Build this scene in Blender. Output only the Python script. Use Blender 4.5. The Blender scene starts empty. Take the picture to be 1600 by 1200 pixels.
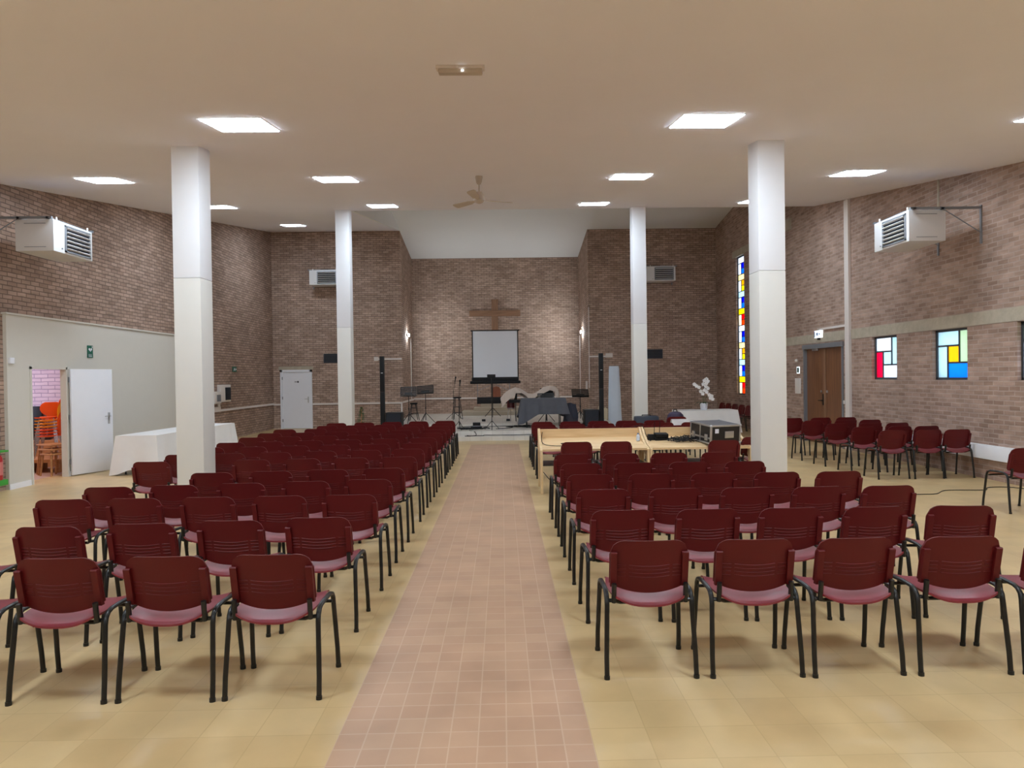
import bpy, bmesh, math, random
from mathutils import Vector, Matrix
random.seed(7)
SC = bpy.context.scene
COL = SC.collection
PI = math.pi
cos, sin = math.cos, math.sin

# ------------------------------------------------------------------ camera, world, exposure
EYE = 1.735
ya, pi_, ro = 0.0147, 0.0104, 0.0141
r_ = Vector((cos(ya), -sin(ya), 0))
f_ = Vector((sin(ya)*cos(pi_), cos(ya)*cos(pi_), -sin(pi_)))
u_ = Vector((sin(ya)*sin(pi_), cos(ya)*sin(pi_), cos(pi_)))
right = r_*cos(ro) - u_*sin(ro)
up = r_*sin(ro) + u_*cos(ro)
cam_data = bpy.data.cameras.new('camera')
cam = bpy.data.objects.new('camera', cam_data)
COL.objects.link(cam)
m3 = Matrix((right, up, -f_)).transposed()
cam.matrix_world = Matrix.Translation((0, 0, EYE)) @ m3.to_4x4()
cam_data.sensor_fit = 'HORIZONTAL'
cam_data.sensor_width = 36.0
cam_data.lens = 36.0*1047.22/1600
cam_data.clip_start = 0.05
cam_data.clip_end = 200
SC.camera = cam

SC.view_settings.view_transform = 'Standard'
SC.view_settings.look = 'None'
SC.view_settings.gamma = 1.0
SC.view_settings.exposure = 0.0
SC.view_settings.use_curve_mapping = False
SC.cycles.max_bounces = 8
SC.cycles.diffuse_bounces = 6
SC.cycles.sample_clamp_indirect = 6.0

world = bpy.data.worlds.new('sky')
SC.world = world
world.use_nodes = True
bg = world.node_tree.nodes['Background']
bg.inputs[0].default_value = (0.80, 0.90, 1.0, 1)
bg.inputs[1].default_value = 4.0

PANEL = 54.0        # radiance of the ceiling light panels
FLOOD = 600.0       # radiance of the two wall floodlights

# ------------------------------------------------------------------ materials
def lin(c):
    def g(v):
        v = v/255.0
        return v/12.92 if v <= 0.04045 else ((v+0.055)/1.055)**2.4
    return (g(c[0]), g(c[1]), g(c[2]), 1)

def new_mat(name):
    m = bpy.data.materials.new(name)
    m.use_nodes = True
    nt = m.node_tree
    return m, nt, nt.nodes['Principled BSDF']

def mat(name, rgb, rough=0.5, metal=0.0, var=0.08, scale=6.0, bump=0.0, bscale=60.0, spec=0.5, trans=0.0):
    m, nt, b = new_mat(name)
    N, L = nt.nodes, nt.links
    tc = N.new('ShaderNodeTexCoord')
    nz = N.new('ShaderNodeTexNoise'); nz.inputs['Scale'].default_value = scale; nz.inputs['Detail'].default_value = 3
    L.new(tc.outputs['Object'], nz.inputs['Vector'])
    mx = N.new('ShaderNodeMix'); mx.data_type = 'RGBA'
    c = lin(rgb)
    mx.inputs['A'].default_value = tuple(max(0, v*(1-var)) for v in c[:3])+(1,)
    mx.inputs['B'].default_value = tuple(min(1, v*(1+var)) for v in c[:3])+(1,)
    L.new(nz.outputs['Fac'], mx.inputs['Factor'])
    L.new(mx.outputs['Result'], b.inputs['Base Color'])
    b.inputs['Roughness'].default_value = rough
    b.inputs['Metallic'].default_value = metal
    b.inputs['Specular IOR Level'].default_value = spec
    if bump:
        n2 = N.new('ShaderNodeTexNoise'); n2.inputs['Scale'].default_value = bscale; n2.inputs['Detail'].default_value = 4
        L.new(tc.outputs['Object'], n2.inputs['Vector'])
        bp = N.new('ShaderNodeBump'); bp.inputs['Strength'].default_value = bump; bp.inputs['Distance'].default_value = 0.01
        L.new(n2.outputs['Fac'], bp.inputs['Height']); L.new(bp.outputs['Normal'], b.inputs['Normal'])
    return m

def emit(name, rgb, strength):
    m, nt, b = new_mat(name)
    b.inputs['Base Color'].default_value = (0.8, 0.8, 0.8, 1)
    b.inputs['Emission Color'].default_value = rgb+(1,)
    b.inputs['Emission Strength'].default_value = strength
    return m

def brick_mat(name, axis, c1, c2, mortar, bw=0.22, bh=0.075, ms=0.010, wear=0.26):
    m, nt, b = new_mat(name)
    N, L = nt.nodes, nt.links
    geo = N.new('ShaderNodeNewGeometry')
    sep = N.new('ShaderNodeSeparateXYZ'); L.new(geo.outputs['Position'], sep.inputs[0])
    com = N.new('ShaderNodeCombineXYZ')
    L.new(sep.outputs['Y' if axis == 'y' else 'X'], com.inputs['X'])
    L.new(sep.outputs['Z'], com.inputs['Y'])
    wob = N.new('ShaderNodeTexNoise'); wob.inputs['Scale'].default_value = 5.0
    L.new(com.outputs[0], wob.inputs['Vector'])
    wsc = N.new('ShaderNodeVectorMath'); wsc.operation = 'SCALE'; wsc.inputs['Scale'].default_value = 0.02
    L.new(wob.outputs['Color'], wsc.inputs[0])
    add = N.new('ShaderNodeVectorMath'); add.operation = 'ADD'
    L.new(com.outputs[0], add.inputs[0]); L.new(wsc.outputs[0], add.inputs[1])
    br = N.new('ShaderNodeTexBrick')
    br.inputs['Scale'].default_value = 1.0
    br.inputs['Brick Width'].default_value = bw
    br.inputs['Row Height'].default_value = bh
    br.inputs['Mortar Size'].default_value = ms
    br.inputs['Mortar Smooth'].default_value = 0.35
    br.inputs['Bias'].default_value = -0.1
    br.inputs['Color1'].default_value = lin(c1)
    br.inputs['Color2'].default_value = lin(c2)
    br.inputs['Mortar'].default_value = lin(mortar)
    L.new(add.outputs[0], br.inputs['Vector'])
    # large soft patches of wear and soot
    n1 = N.new('ShaderNodeTexNoise'); n1.inputs['Scale'].default_value = 0.9; n1.inputs['Detail'].default_value = 5; n1.inputs['Roughness'].default_value = 0.65
    L.new(com.outputs[0], n1.inputs['Vector'])
    n2 = N.new('ShaderNodeTexNoise'); n2.inputs['Scale'].default_value = 4.0; n2.inputs['Detail'].default_value = 4
    st = N.new('ShaderNodeVectorMath'); st.operation = 'MULTIPLY'; st.inputs[1].default_value = (0.7, 3.0, 1.0)
    L.new(com.outputs[0], st.inputs[0]); L.new(st.outputs[0], n2.inputs['Vector'])
    ma = N.new('ShaderNodeMath'); ma.operation = 'ADD'
    L.new(n1.outputs['Fac'], ma.inputs[0]); L.new(n2.outputs['Fac'], ma.inputs[1])
    rmp = N.new('ShaderNodeMapRange')
    rmp.inputs['From Min'].default_value = 0.7; rmp.inputs['From Max'].default_value = 1.3
    rmp.inputs['To Min'].default_value = 1-wear; rmp.inputs['To Max'].default_value = 1+wear
    L.new(ma.outputs[0], rmp.inputs['Value'])
    ml = N.new('ShaderNodeVectorMath'); ml.operation = 'SCALE'
    L.new(br.outputs['Color'], ml.inputs[0]); L.new(rmp.outputs[0], ml.inputs['Scale'])
    L.new(ml.outputs[0], b.inputs['Base Color'])
    b.inputs['Roughness'].default_value = 0.85
    b.inputs['Specular IOR Level'].default_value = 0.25
    bp = N.new('ShaderNodeBump'); bp.invert = True
    bp.inputs['Strength'].default_value = 0.5; bp.inputs['Distance'].default_value = 0.012
    L.new(br.outputs['Fac'], bp.inputs['Height']); L.new(bp.outputs['Normal'], b.inputs['Normal'])
    return m

def tile_mat(name, c1, c2, grout, size, x0, y0, rough=0.38, gs=0.004, stain=0.12):
    m, nt, b = new_mat(name)
    N, L = nt.nodes, nt.links
    geo = N.new('ShaderNodeNewGeometry')
    sub = N.new('ShaderNodeVectorMath'); sub.operation = 'SUBTRACT'; sub.inputs[1].default_value = (x0, y0, 0)
    L.new(geo.outputs['Position'], sub.inputs[0])
    br = N.new('ShaderNodeTexBrick'); br.offset = 0.0
    br.inputs['Scale'].default_value = 1.0
    br.inputs['Brick Width'].default_value = size
    br.inputs['Row Height'].default_value = size
    br.inputs['Mortar Size'].default_value = gs
    br.inputs['Mortar Smooth'].default_value = 0.2
    br.inputs['Color1'].default_value = lin(c1); br.inputs['Color2'].default_value = lin(c2)
    br.inputs['Mortar'].default_value = lin(grout)
    L.new(sub.outputs[0], br.inputs['Vector'])
    n1 = N.new('ShaderNodeTexNoise'); n1.inputs['Scale'].default_value = 2.2; n1.inputs['Detail'].default_value = 5
    L.new(geo.outputs['Position'], n1.inputs['Vector'])
    rmp = N.new('ShaderNodeMapRange'); rmp.inputs['From Min'].default_value = 0.3; rmp.inputs['From Max'].default_value = 0.7
    rmp.inputs['To Min'].default_value = 1-stain; rmp.inputs['To Max'].default_value = 1+stain
    L.new(n1.outputs['Fac'], rmp.inputs['Value'])
    ml = N.new('ShaderNodeVectorMath'); ml.operation = 'SCALE'
    L.new(br.outputs['Color'], ml.inputs[0]); L.new(rmp.outputs[0], ml.inputs['Scale'])
    L.new(ml.outputs[0], b.inputs['Base Color'])
    b.inputs['Roughness'].default_value = rough
    b.inputs['Specular IOR Level'].default_value = 0.4
    bp = N.new('ShaderNodeBump'); bp.invert = True; bp.inputs['Strength'].default_value = 0.15; bp.inputs['Distance'].default_value = 0.003
    L.new(br.outputs['Fac'], bp.inputs['Height']); L.new(bp.outputs['Normal'], b.inputs['Normal'])
    return m

def wood_mat(name, c1, c2, axis='X', rough=0.5, scale=3.0):
    m, nt, b = new_mat(name)
    N, L = nt.nodes, nt.links
    tc = N.new('ShaderNodeTexCoord')
    mp = N.new('ShaderNodeMapping')
    s = {'X': (0.6, 9, 9), 'Y': (9, 0.6, 9), 'Z': (9, 9, 0.6)}[axis]
    mp.inputs['Scale'].default_value = s
    L.new(tc.outputs['Object'], mp.inputs['Vector'])
    nz = N.new('ShaderNodeTexNoise'); nz.inputs['Scale'].default_value = scale; nz.inputs['Detail'].default_value = 6; nz.inputs['Distortion'].default_value = 0.6
    L.new(mp.outputs[0], nz.inputs['Vector'])
    rp = N.new('ShaderNodeValToRGB')
    rp.color_ramp.elements[0].position = 0.3; rp.color_ramp.elements[0].color = lin(c1)
    rp.color_ramp.elements[1].position = 0.7; rp.color_ramp.elements[1].color = lin(c2)
    L.new(nz.outputs['Fac'], rp.inputs['Fac']); L.new(rp.outputs['Color'], b.inputs['Base Color'])
    b.inputs['Roughness'].default_value = rough
    return m

def glass_pane(name, rgb):
    m = bpy.data.materials.new(name); m.use_nodes = True
    nt = m.node_tree; N, L = nt.nodes, nt.links
    N.remove(N['Principled BSDF'])
    out = N['Material Output']
    tc = N.new('ShaderNodeTexCoord'); nz = N.new('ShaderNodeTexNoise'); nz.inputs['Scale'].default_value = 14
    L.new(tc.outputs['Object'], nz.inputs['Vector'])
    mx = N.new('ShaderNodeMix'); mx.data_type = 'RGBA'
    c = lin(rgb)
    mx.inputs['A'].default_value = tuple(v*0.86 for v in c[:3])+(1,); mx.inputs['B'].default_value = c
    L.new(nz.outputs['Fac'], mx.inputs['Factor'])
    tr = N.new('ShaderNodeBsdfTranslucent'); L.new(mx.outputs['Result'], tr.inputs['Color'])
    gl = N.new('ShaderNodeBsdfGlossy'); gl.inputs['Roughness'].default_value = 0.15
    mix = N.new('ShaderNodeMixShader'); mix.inputs[0].default_value = 0.06
    L.new(tr.outputs[0], mix.inputs[1]); L.new(gl.outputs[0], mix.inputs[2])
    L.new(mix.outputs[0], out.inputs['Surface'])
    return m

BR = ((190, 165, 149), (158, 133, 118), (130, 111, 100))
M = {}
M['brick_x'] = brick_mat('brown_brick_across', 'x', *BR)
M['brick_y'] = brick_mat('brown_brick_along', 'y', (179, 153, 137), (152, 127, 112), (122, 103, 92))
M['brick_right'] = brick_mat('brown_brick_right', 'y', (176, 150, 135), (145, 119, 105), (176, 156, 144))
M['white_brick'] = brick_mat('white_painted_brick', 'x', (226, 214, 222), (214, 200, 212), (176, 164, 184), 0.30, 0.085, 0.010, 0.1)
M['storage_wall'] = mat('storeroom_plaster', (160, 130, 125), 0.8)
M['plaster'] = mat('ceiling_plaster', (243, 241, 248), 0.9, var=0.02, scale=1.2)
M['altar_plaster'] = mat('altar_ceiling_plaster', (236, 237, 236), 0.9, var=0.02, scale=1.2)
M['partition'] = mat('pale_grey_beige_paint', (212, 208, 198), 0.7, var=0.02)
M['col_white'] = mat('white_paint', (236, 237, 240), 0.6, var=0.02)
M['col_beige'] = mat('beige_paint', (222, 220, 213), 0.5, var=0.02)
M['floor'] = tile_mat('ochre_cement_tile', (207, 181, 134), (198, 170, 123), (191, 164, 118), 0.2726, 0.406, 0.0, 0.33, 0.003, 0.10)
M['aisle'] = tile_mat('terracotta_cement_tile', (187, 152, 123), (179, 143, 115), (194, 164, 138), 0.1363, -0.8208, 0.0, 0.42, 0.004, 0.10)
M['store_floor'] = mat('storeroom_floor', (196, 168, 150), 0.45)
M['concrete'] = mat('rough_concrete', (178, 168, 150), 0.9, var=0.25, scale=7, bump=0.5, bscale=18)
M['stage'] = tile_mat('pale_stage_tile', (216, 211, 202), (206, 200, 190), (184, 178, 168), 0.30, 0, 0, 0.32, 0.004, 0.10)
M['step_wood'] = wood_mat('pale_step_board', (170, 157, 138), (186, 174, 154), 'X', 0.5)
M['white'] = mat('white_lacquer', (236, 238, 244), 0.45, var=0.02)
M['trunk'] = mat('white_plastic', (224, 216, 210), 0.5, var=0.02)
M['heater'] = mat('white_enamel', (216, 215, 215), 0.4, var=0.02)
M['grey_metal'] = mat('grey_metal', (140, 144, 150), 0.4, 0.5)
M['lead'] = mat('dark_window_lead', (70, 74, 80), 0.5, 0.2)
M['dark'] = mat('black_plastic', (14, 14, 16), 0.5, spec=0.3)
M['louver_dark'] = mat('dark_louver_gap', (24, 28, 38), 0.7)
M['black_metal'] = mat('black_powder_coat', (24, 25, 26), 0.38, 0.0, spec=0.5)
M['leg'] = mat('black_oval_steel_tube', (17, 17, 16), 0.34)
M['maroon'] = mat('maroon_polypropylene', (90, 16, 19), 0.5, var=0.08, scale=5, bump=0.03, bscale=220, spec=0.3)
M['maroon_seat'] = mat('sheen_tinted_maroon_polypropylene', (122, 32, 44), 0.42, var=0.08, scale=5, spec=0.6)  # same plastic as the backrest, base colour lightened to paint in the light sheen
M['cloth'] = mat('white_tablecloth', (232, 231, 230), 0.9, var=0.04, scale=5, bump=0.1, bscale=40)
M['beige_cloth'] = mat('beige_blanket', (206, 190, 178), 0.95, var=0.08, bump=0.2, bscale=60)
M['grey_cloth'] = mat('grey_cloth', (84, 85, 92), 0.9, var=0.15, bump=0.15, bscale=30)
M['navy_cloth'] = mat('dark_navy_cloth', (52, 54, 66), 0.85, var=0.2)
M['desk_wood'] = wood_mat('pale_pine_board', (214, 178, 128), (234, 204, 158), 'X', 0.45)
M['desk_side'] = wood_mat('pale_pine_side', (216, 184, 134), (236, 208, 164), 'Z', 0.45)
M['cross_wood'] = wood_mat('brown_cross_wood', (118, 84, 60), (150, 112, 84), 'X', 0.6)
M['cross_wood_z'] = wood_mat('brown_cross_wood_upright', (118, 84, 60), (150, 112, 84), 'Z', 0.6)
M['door_wood'] = wood_mat('varnished_oak', (104, 66, 40), (132, 88, 56), 'Z', 0.4, 2.0)
M['red_wood'] = wood_mat('red_brown_wood', (120, 66, 44), (146, 86, 58), 'Z', 0.5)
M['stool_wood'] = wood_mat('oak_nesting_stool', (168, 118, 70), (196, 146, 92), 'X', 0.5)
M['screen'] = mat('projection_sheet', (242, 246, 254), 0.8, var=0.01)
M['silver'] = mat('aluminium_trim', (196, 198, 200), 0.3, 0.85)
M['chrome'] = mat('chrome', (210, 210, 214), 0.15, 1.0)
M['case_black'] = mat('black_laminate', (30, 28, 28), 0.4)
M['case_top'] = mat('worn_grey_laminate', (86, 84, 88), 0.45, var=0.2)
M['orange'] = mat('orange_shell', (246, 96, 20), 0.35)
M['yellow'] = mat('light_yellowed_orange_shell', (248, 170, 20), 0.35)  # orange shell again, with the yellow look of the light painted in
M['armchair'] = mat('dark_leather', (44, 40, 44), 0.4)
M['red'] = mat('red_paint', (170, 26, 34), 0.35)
M['green'] = mat('green_plastic', (56, 160, 56), 0.5)
M['sign_green'] = mat('sign_green', (20, 96, 78), 0.5)
M['sign_blue'] = mat('sign_blue', (60, 110, 170), 0.5)
M['leaf'] = mat('green_leaf', (56, 104, 44), 0.5, var=0.35, scale=20)
M['dark_leaf'] = mat('dark_green_leaf', (48, 84, 44), 0.45, var=0.3, scale=20)
M['petal'] = mat('white_petal', (246, 244, 244), 0.6, var=0.03)
M['pot'] = mat('white_glazed_pot', (226, 230, 238), 0.3, var=0.02)
M['pink_pot'] = mat('pink_pot', (206, 120, 116), 0.5)
M['bag'] = mat('dark_purple_nylon', (52, 40, 66), 0.6, var=0.2)
M['case_blue'] = mat('dark_blue_hardshell', (34, 44, 60), 0.35)
M['board'] = mat('beige_board', (214, 200, 172), 0.6)
M['fan'] = mat('cream_fan_enamel', (196, 184, 170), 0.5)
M['pale_cover'] = mat('pale_blue_white_cover', (214, 226, 240), 0.8, var=0.03)
M['drum_red'] = mat('dark_red_drum_shell', (92, 22, 28), 0.4)
M['panel_light'] = emit('led_panel_glow', (0.76, 0.88, 1.0), PANEL)
M['flood_light'] = emit('floodlight_glow', (0.90, 0.96, 1.0), FLOOD)
M['exit_light'] = emit('exit_sign_glow', (0.85, 0.93, 1.0), 1.0)
M['led'] = emit('small_led', (0.85, 0.95, 1.0), 12.0)
GL = {k: glass_pane('glass_'+k, c) for k, c in dict(white=(244, 248, 255), pale=(206, 226, 232), cream=(255, 236, 190), green=(206, 222, 196), red=(250, 36, 60), rose=(255, 40, 120), orange=(255, 205, 20), tan=(246, 190, 30), yellow=(255, 236, 40), blue=(32, 56, 215), sky=(50, 156, 250), azure=(30, 172, 255), scarlet=(255, 120, 40), milk=(255, 240, 214)).items()}

# ------------------------------------------------------------------ mesh helpers
class MB:
    """collects shapes; build() links them as one mesh object"""
    def __init__(s): s.v = []; s.f = []; s.m = []; s.mi = 0
    def _add(s, vs, fs):
        o = len(s.v); s.v += [tuple(p) for p in vs]
        for f in fs: s.f.append([i+o for i in f]); s.m.append(s.mi)
        return s
    def box(s, c, d, bev=0.0, rot=None):
        x, y, z = d[0]/2, d[1]/2, d[2]/2
        if bev > 0:
            bm = bmesh.new(); bmesh.ops.create_cube(bm, size=1.0)
            for v in bm.verts: v.co = Vector((v.co.x*d[0], v.co.y*d[1], v.co.z*d[2]))
            bmesh.ops.bevel(bm, geom=bm.edges[:], offset=bev, segments=2, affect='EDGES', profile=0.6)
            bm.verts.index_update()
            vs = [v.co.copy() for v in bm.verts]; fs = [[v.index for v in f.verts] for f in bm.faces]; bm.free()
        else:
            vs = [Vector(p) for p in ((-x,-y,-z),(x,-y,-z),(x,y,-z),(-x,y,-z),(-x,-y,z),(x,-y,z),(x,y,z),(-x,y,z))]
            fs = [(0,3,2,1),(4,5,6,7),(0,1,5,4),(1,2,6,5),(2,3,7,6),(3,0,4,7)]
        if rot is not None: vs = [rot @ v for v in vs]
        c = Vector(c)
        return s._add([v+c for v in vs], fs)
    def b2(s, a, b, bev=0.0):
        return s.box([(a[i]+b[i])/2 for i in range(3)], [abs(b[i]-a[i]) for i in range(3)], bev)
    def tube(s, pts, r, n=8, flat=1.0, cap=True):
        pts = [Vector(p) for p in pts]; k = len(pts)
        rr = r if isinstance(r, (list, tuple)) else [r]*k
        t0 = (pts[1]-pts[0]).normalized()
        ref = Vector((0,0,1)) if abs(t0.z) < 0.9 else Vector((0,1,0))
        nrm = t0.cross(ref).normalized()
        vs = []
        for i, p in enumerate(pts):
            if i == 0: t = t0
            elif i == k-1: t = (pts[i]-pts[i-1]).normalized()
            else:
                a = (pts[i]-pts[i-1]).normalized(); b = (pts[i+1]-pts[i]).normalized()
                t = (a+b).normalized() if (a+b).length > 1e-6 else b
            nrm = (nrm - t*nrm.dot(t))
            nrm = nrm.normalized() if nrm.length > 1e-6 else t.orthogonal().normalized()
            bi = t.cross(nrm)
            for j in range(n):
                a = 2*PI*j/n
                vs.append(p + nrm*cos(a)*rr[i] + bi*sin(a)*rr[i]*flat)
        fs = []
        for i in range(k-1):
            for j in range(n):
                a, b = i*n+j, i*n+(j+1) % n
                fs.append((a, b, b+n, a+n))
        if cap:
            fs.append(tuple(range(n))[::-1]); fs.append(tuple((k-1)*n+j for j in range(n)))
        return s._add(vs, fs)
    def lathe(s, prof, c, n=16, axis='z'):
        vs = []; k = len(prof)
        for (r, h) in prof:
            for j in range(n):
                a = 2*PI*j/n
                p = (r*cos(a), r*sin(a), h)
                if axis == 'y': p = (p[0], h, p[1])
                if axis == 'x': p = (h, p[0], p[1])
                vs.append((p[0]+c[0], p[1]+c[1], p[2]+c[2]))
        fs = []
        for i in range(k-1):
            for j in range(n):
                a, b = i*n+j, i*n+(j+1) % n
                fs.append((a, b, b+n, a+n))
        fs.append(tuple(range(n))[::-1]); fs.append(tuple((k-1)*n+j for j in range(n)))
        return s._add(vs, fs)
    def grid(s, fn, nu, nv, thick=None, nfn=None):
        """surface fn(u,v); with thick a closed slab displaced by nfn(u,v)*thick"""
        vs = [Vector(fn(i/nu, j/nv)) for j in range(nv+1) for i in range(nu+1)]
        W = nu+1
        fs = [(j*W+i, j*W+i+1, (j+1)*W+i+1, (j+1)*W+i) for j in range(nv) for i in range(nu)]
        if thick is None: return s._add(vs, fs)
        n = len(vs); d = Vector(nfn)*thick
        vs2 = vs + [v+d for v in vs]
        f2 = list(fs) + [tuple(i+n for i in f[::-1]) for f in fs]
        ring = [i for i in range(W)] + [j*W+nu for j in range(1, nv+1)] + [nv*W+i for i in range(nu-1, -1, -1)] + [j*W for j in range(nv-1, 0, -1)]
        for a, b in zip(ring, ring[1:]+ring[:1]): f2.append((b, a, a+n, b+n))
        return s._add(vs2, f2)
    def prism(s, poly, axis, a, b):
        """polygon of (p,q) extruded along axis from a to b"""
        n = len(poly)
        def P(p, q, h): return {'x': (h, p, q), 'y': (p, h, q), 'z': (p, q, h)}[axis]
        vs = [P(p, q, a) for p, q in poly] + [P(p, q, b) for p, q in poly]
        fs = [tuple(range(n))[::-1], tuple(range(n, 2*n))] + [(i, (i+1) % n, (i+1) % n+n, i+n) for i in range(n)]
        return s._add(vs, fs)
    def build(s, name, mats, parent=None, loc=(0,0,0), rz=0.0, smooth=35):
        me = bpy.data.meshes.new(name)
        me.from_pydata(s.v, [], s.f)
        for m in (mats if isinstance(mats, (list, tuple)) else [mats]): me.materials.append(m)
        me.polygons.foreach_set('material_index', s.m)
        bm = bmesh.new(); bm.from_mesh(me); bmesh.ops.recalc_face_normals(bm, faces=bm.faces[:]); bm.to_mesh(me); bm.free()
        if smooth:
            me.polygons.foreach_set('use_smooth', [True]*len(me.polygons))
            me.set_sharp_from_angle(angle=math.radians(smooth))
        me.update()
        o = bpy.data.objects.new(name, me); COL.objects.link(o)
        o.location = loc; o.rotation_euler = (0, 0, rz)
        if parent: o.parent = parent
        return o

def tag(o, label=None, cat=None, group=None, kind=None):
    if label: o['label'] = label
    if cat: o['category'] = cat
    if group: o['group'] = group
    if kind: o['kind'] = kind
    return o
def thing(name, label, cat, loc=(0,0,0), rz=0.0, group=None, kind=None):
    o = bpy.data.objects.new(name, None); COL.objects.link(o)
    o.empty_display_size = 0.1
    o.location = loc; o.rotation_euler = (0, 0, rz)
    return tag(o, label, cat, group, kind)
def kids(o): return [c for c in ALL_CHILDREN.get(o.name, [])]
def dup(root, loc, rz=0.0, label=None, group=None):
    r = root.copy(); COL.objects.link(r); r.location = loc; r.rotation_euler = (0, 0, rz)
    if label: r['label'] = label
    if group: r['group'] = group
    for ch in root.children:
        c = ch.copy(); COL.objects.link(c); c.parent = r
        for g in ch.children:
            d = g.copy(); COL.objects.link(d); d.parent = c
    return r
ORD = ['first', 'second', 'third', 'fourth', 'fifth', 'sixth', 'seventh', 'eighth', 'ninth', 'tenth', 'eleventh', 'twelfth', 'thirteenth', 'fourteenth']

def wall_grid(mb, axis, at, thick, a0, a1, z0, z1, holes):
    """solid wall slab in the plane axis=at..at+thick, with rectangular holes (a,b,za,zb)"""
    As = sorted({a0, a1} | {h[0] for h in holes} | {h[1] for h in holes})
    Zs = sorted({z0, z1} | {h[2] for h in holes} | {h[3] for h in holes})
    for i in range(len(As)-1):
        for j in range(len(Zs)-1):
            ca, cz = (As[i]+As[i+1])/2, (Zs[j]+Zs[j+1])/2
            if any(h[0] < ca < h[1] and h[2] < cz < h[3] for h in holes): continue
            if axis == 'x': mb.b2((at, As[i], Zs[j]), (at+thick, As[i+1], Zs[j+1]))
            else: mb.b2((As[i], at, Zs[j]), (As[i+1], at+thick, Zs[j+1]))

# ------------------------------------------------------------------ the room
XL, XR, YB, YN, YF = -8.15, 7.73, 24.0, 27.0, -4.0     # side walls, back wall, niche back, wall behind the camera
NL, NR = -3.57, 3.12                                   # niche sides
YR = 16.4                                              # ridge where the near ceiling ends
AL, AR = -0.8208, 0.4061                               # aisle
CA, CB = 3.2857, 0.1549
def ceil_z(y): return CA + CB*y
def up_z(y): return 6.98 - 0.15*(y-24.0)

m = MB()
m.b2((XL-.3, YF-.3, -.2), (AL, YN+.3, 0)); m.b2((AR, YF-.3, -.2), (XR+.3, YN+.3, 0))
m.b2((AL, 17.32, -.2), (AR, YN+.3, 0))
m.mi = 1; m.b2((AL, YF-.3, -.2), (AR, 17.32, 0))
tag(m.build('floor', [M['floor'], M['aisle']], smooth=0), 'ochre tiled hall floor with a terracotta tiled central aisle', 'floor', kind='structure')

m = MB()
def slab(x0, x1, y0, y1, zf, t=0.15):
    m.prism([(y0, zf(y0)), (y1, zf(y1)), (y1, zf(y1)+t), (y0, zf(y0)+t)], 'x', x0, x1)
slab(XL-.3, XR+.3, YF-.3, YR, ceil_z)
slab(XL-.3, NL-.06, YR, YB+.3, ceil_z)
m.mi = 1
slab(NL, XR+.3, YR-.15, YN+.3, up_z)
m.b2((NL, YR-.15, ceil_z(YR)+.0), (XR+.3, YR, up_z(YR)))
m.prism([(YR, ceil_z(YR)+.001), (YB, ceil_z(YB)+.001), (YB, up_z(YB)+.05), (YR, up_z(YR)+.05)], 'x', NL-.12, NL)
tag(m.build('ceiling', [M['plaster'], M['altar_plaster']], smooth=0), 'sloping pale plaster ceiling with a raised part above the altar', 'ceiling', kind='structure')

WINS = [(13.01, 13.89), (11.02, 11.92), (9.04, 9.94)]
STG = (21.22, 21.95, 1.06, 5.55)
DD = (15.05, 17.05, 0.0, 2.44)
m = MB()
wall_grid(m, 'x', XR, 0.30, YF-.3, YB+.3, 0, 8.4, [(a, b, 1.58, 2.46) for a, b in WINS]+[STG, DD])
tag(m.build('wall_right', M['brick_right'], smooth=0), 'right brown brick side wall', 'wall', kind='structure')
m = MB()
wall_grid(m, 'x', XL-.30, 0.30, YF-.3, YB+.3, 0, 7.2, [(11.2, 14.2, 0, 2.4)])
tag(m.build('wall_left', M['brick_y'], smooth=0), 'left brown brick side wall', 'wall', kind='structure')
m = MB()
wall_grid(m, 'y', YB, 0.30, XL-.3, NL, 0, 7.3, [(-7.90, -6.77, 0, 2.10)])
m.b2((-7.90, YB+.12, 0), (-6.77, YB+.3, 2.10))
m.b2((NR, YB, 0), (XR+.3, YB+.30, 8.0))
tag(m.build('wall_back', M['brick_x'], smooth=0), 'brown brick back wall on both sides of the altar niche', 'wall', kind='structure')
m = MB()
m.b2((NL-.3, YN, 0), (NR+.3, YN+.3, 7.2))
tag(m.build('wall_niche_back', M['brick_x'], smooth=0), 'brick wall at the back of the altar niche', 'wall', kind='structure')
m = MB(); m.b2((NL-.3, YB+.3, 0), (NL, YN, 7.2))
tag(m.build('wall_niche_left', M['brick_y'], smooth=0), 'left brick side of the altar niche', 'wall', kind='structure')
m = MB(); m.b2((NR, YB+.3, 0), (NR+.3, YN, 7.2))
tag(m.build('wall_niche_right', M['brick_y'], smooth=0), 'right brick side of the altar niche', 'wall', kind='structure')
m = MB(); m.b2((XL-.3, YF-.3, 0), (XR+.3, YF, 4))
tag(m.build('wall_front', M['brick_x'], smooth=0), 'brick wall behind the viewpoint', 'wall', kind='structure')

# white partition on the left with its doorway
PT = .06
m = MB()
wall_grid(m, 'x', XL+.002, PT-.002, 11.08, 17.6, 0, 2.88, [(11.63, 12.55, 0, 1.99)])
tag(m.build('wall_partition', M['partition'], smooth=0), 'pale painted partition on the left brick wall', 'wall', kind='structure')
m = MB(); m.b2((XL+.002, 11.05, 2.88), (XL+PT+.03, 17.62, 2.91))
tag(m.build('trim_1', M['partition'], smooth=0), 'thin pale ledge along the top of the partition', 'trim', kind='structure')
m = MB(); m.b2((XL+PT, 11.08, 0), (XL+PT+.014, 11.58, .09)); m.b2((XL+PT, 12.60, 0), (XL+PT+.014, 17.6, .09))
tag(m.build('baseboard_left', M['white'], smooth=0), 'white baseboard along the partition', 'baseboard', kind='structure')
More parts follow.
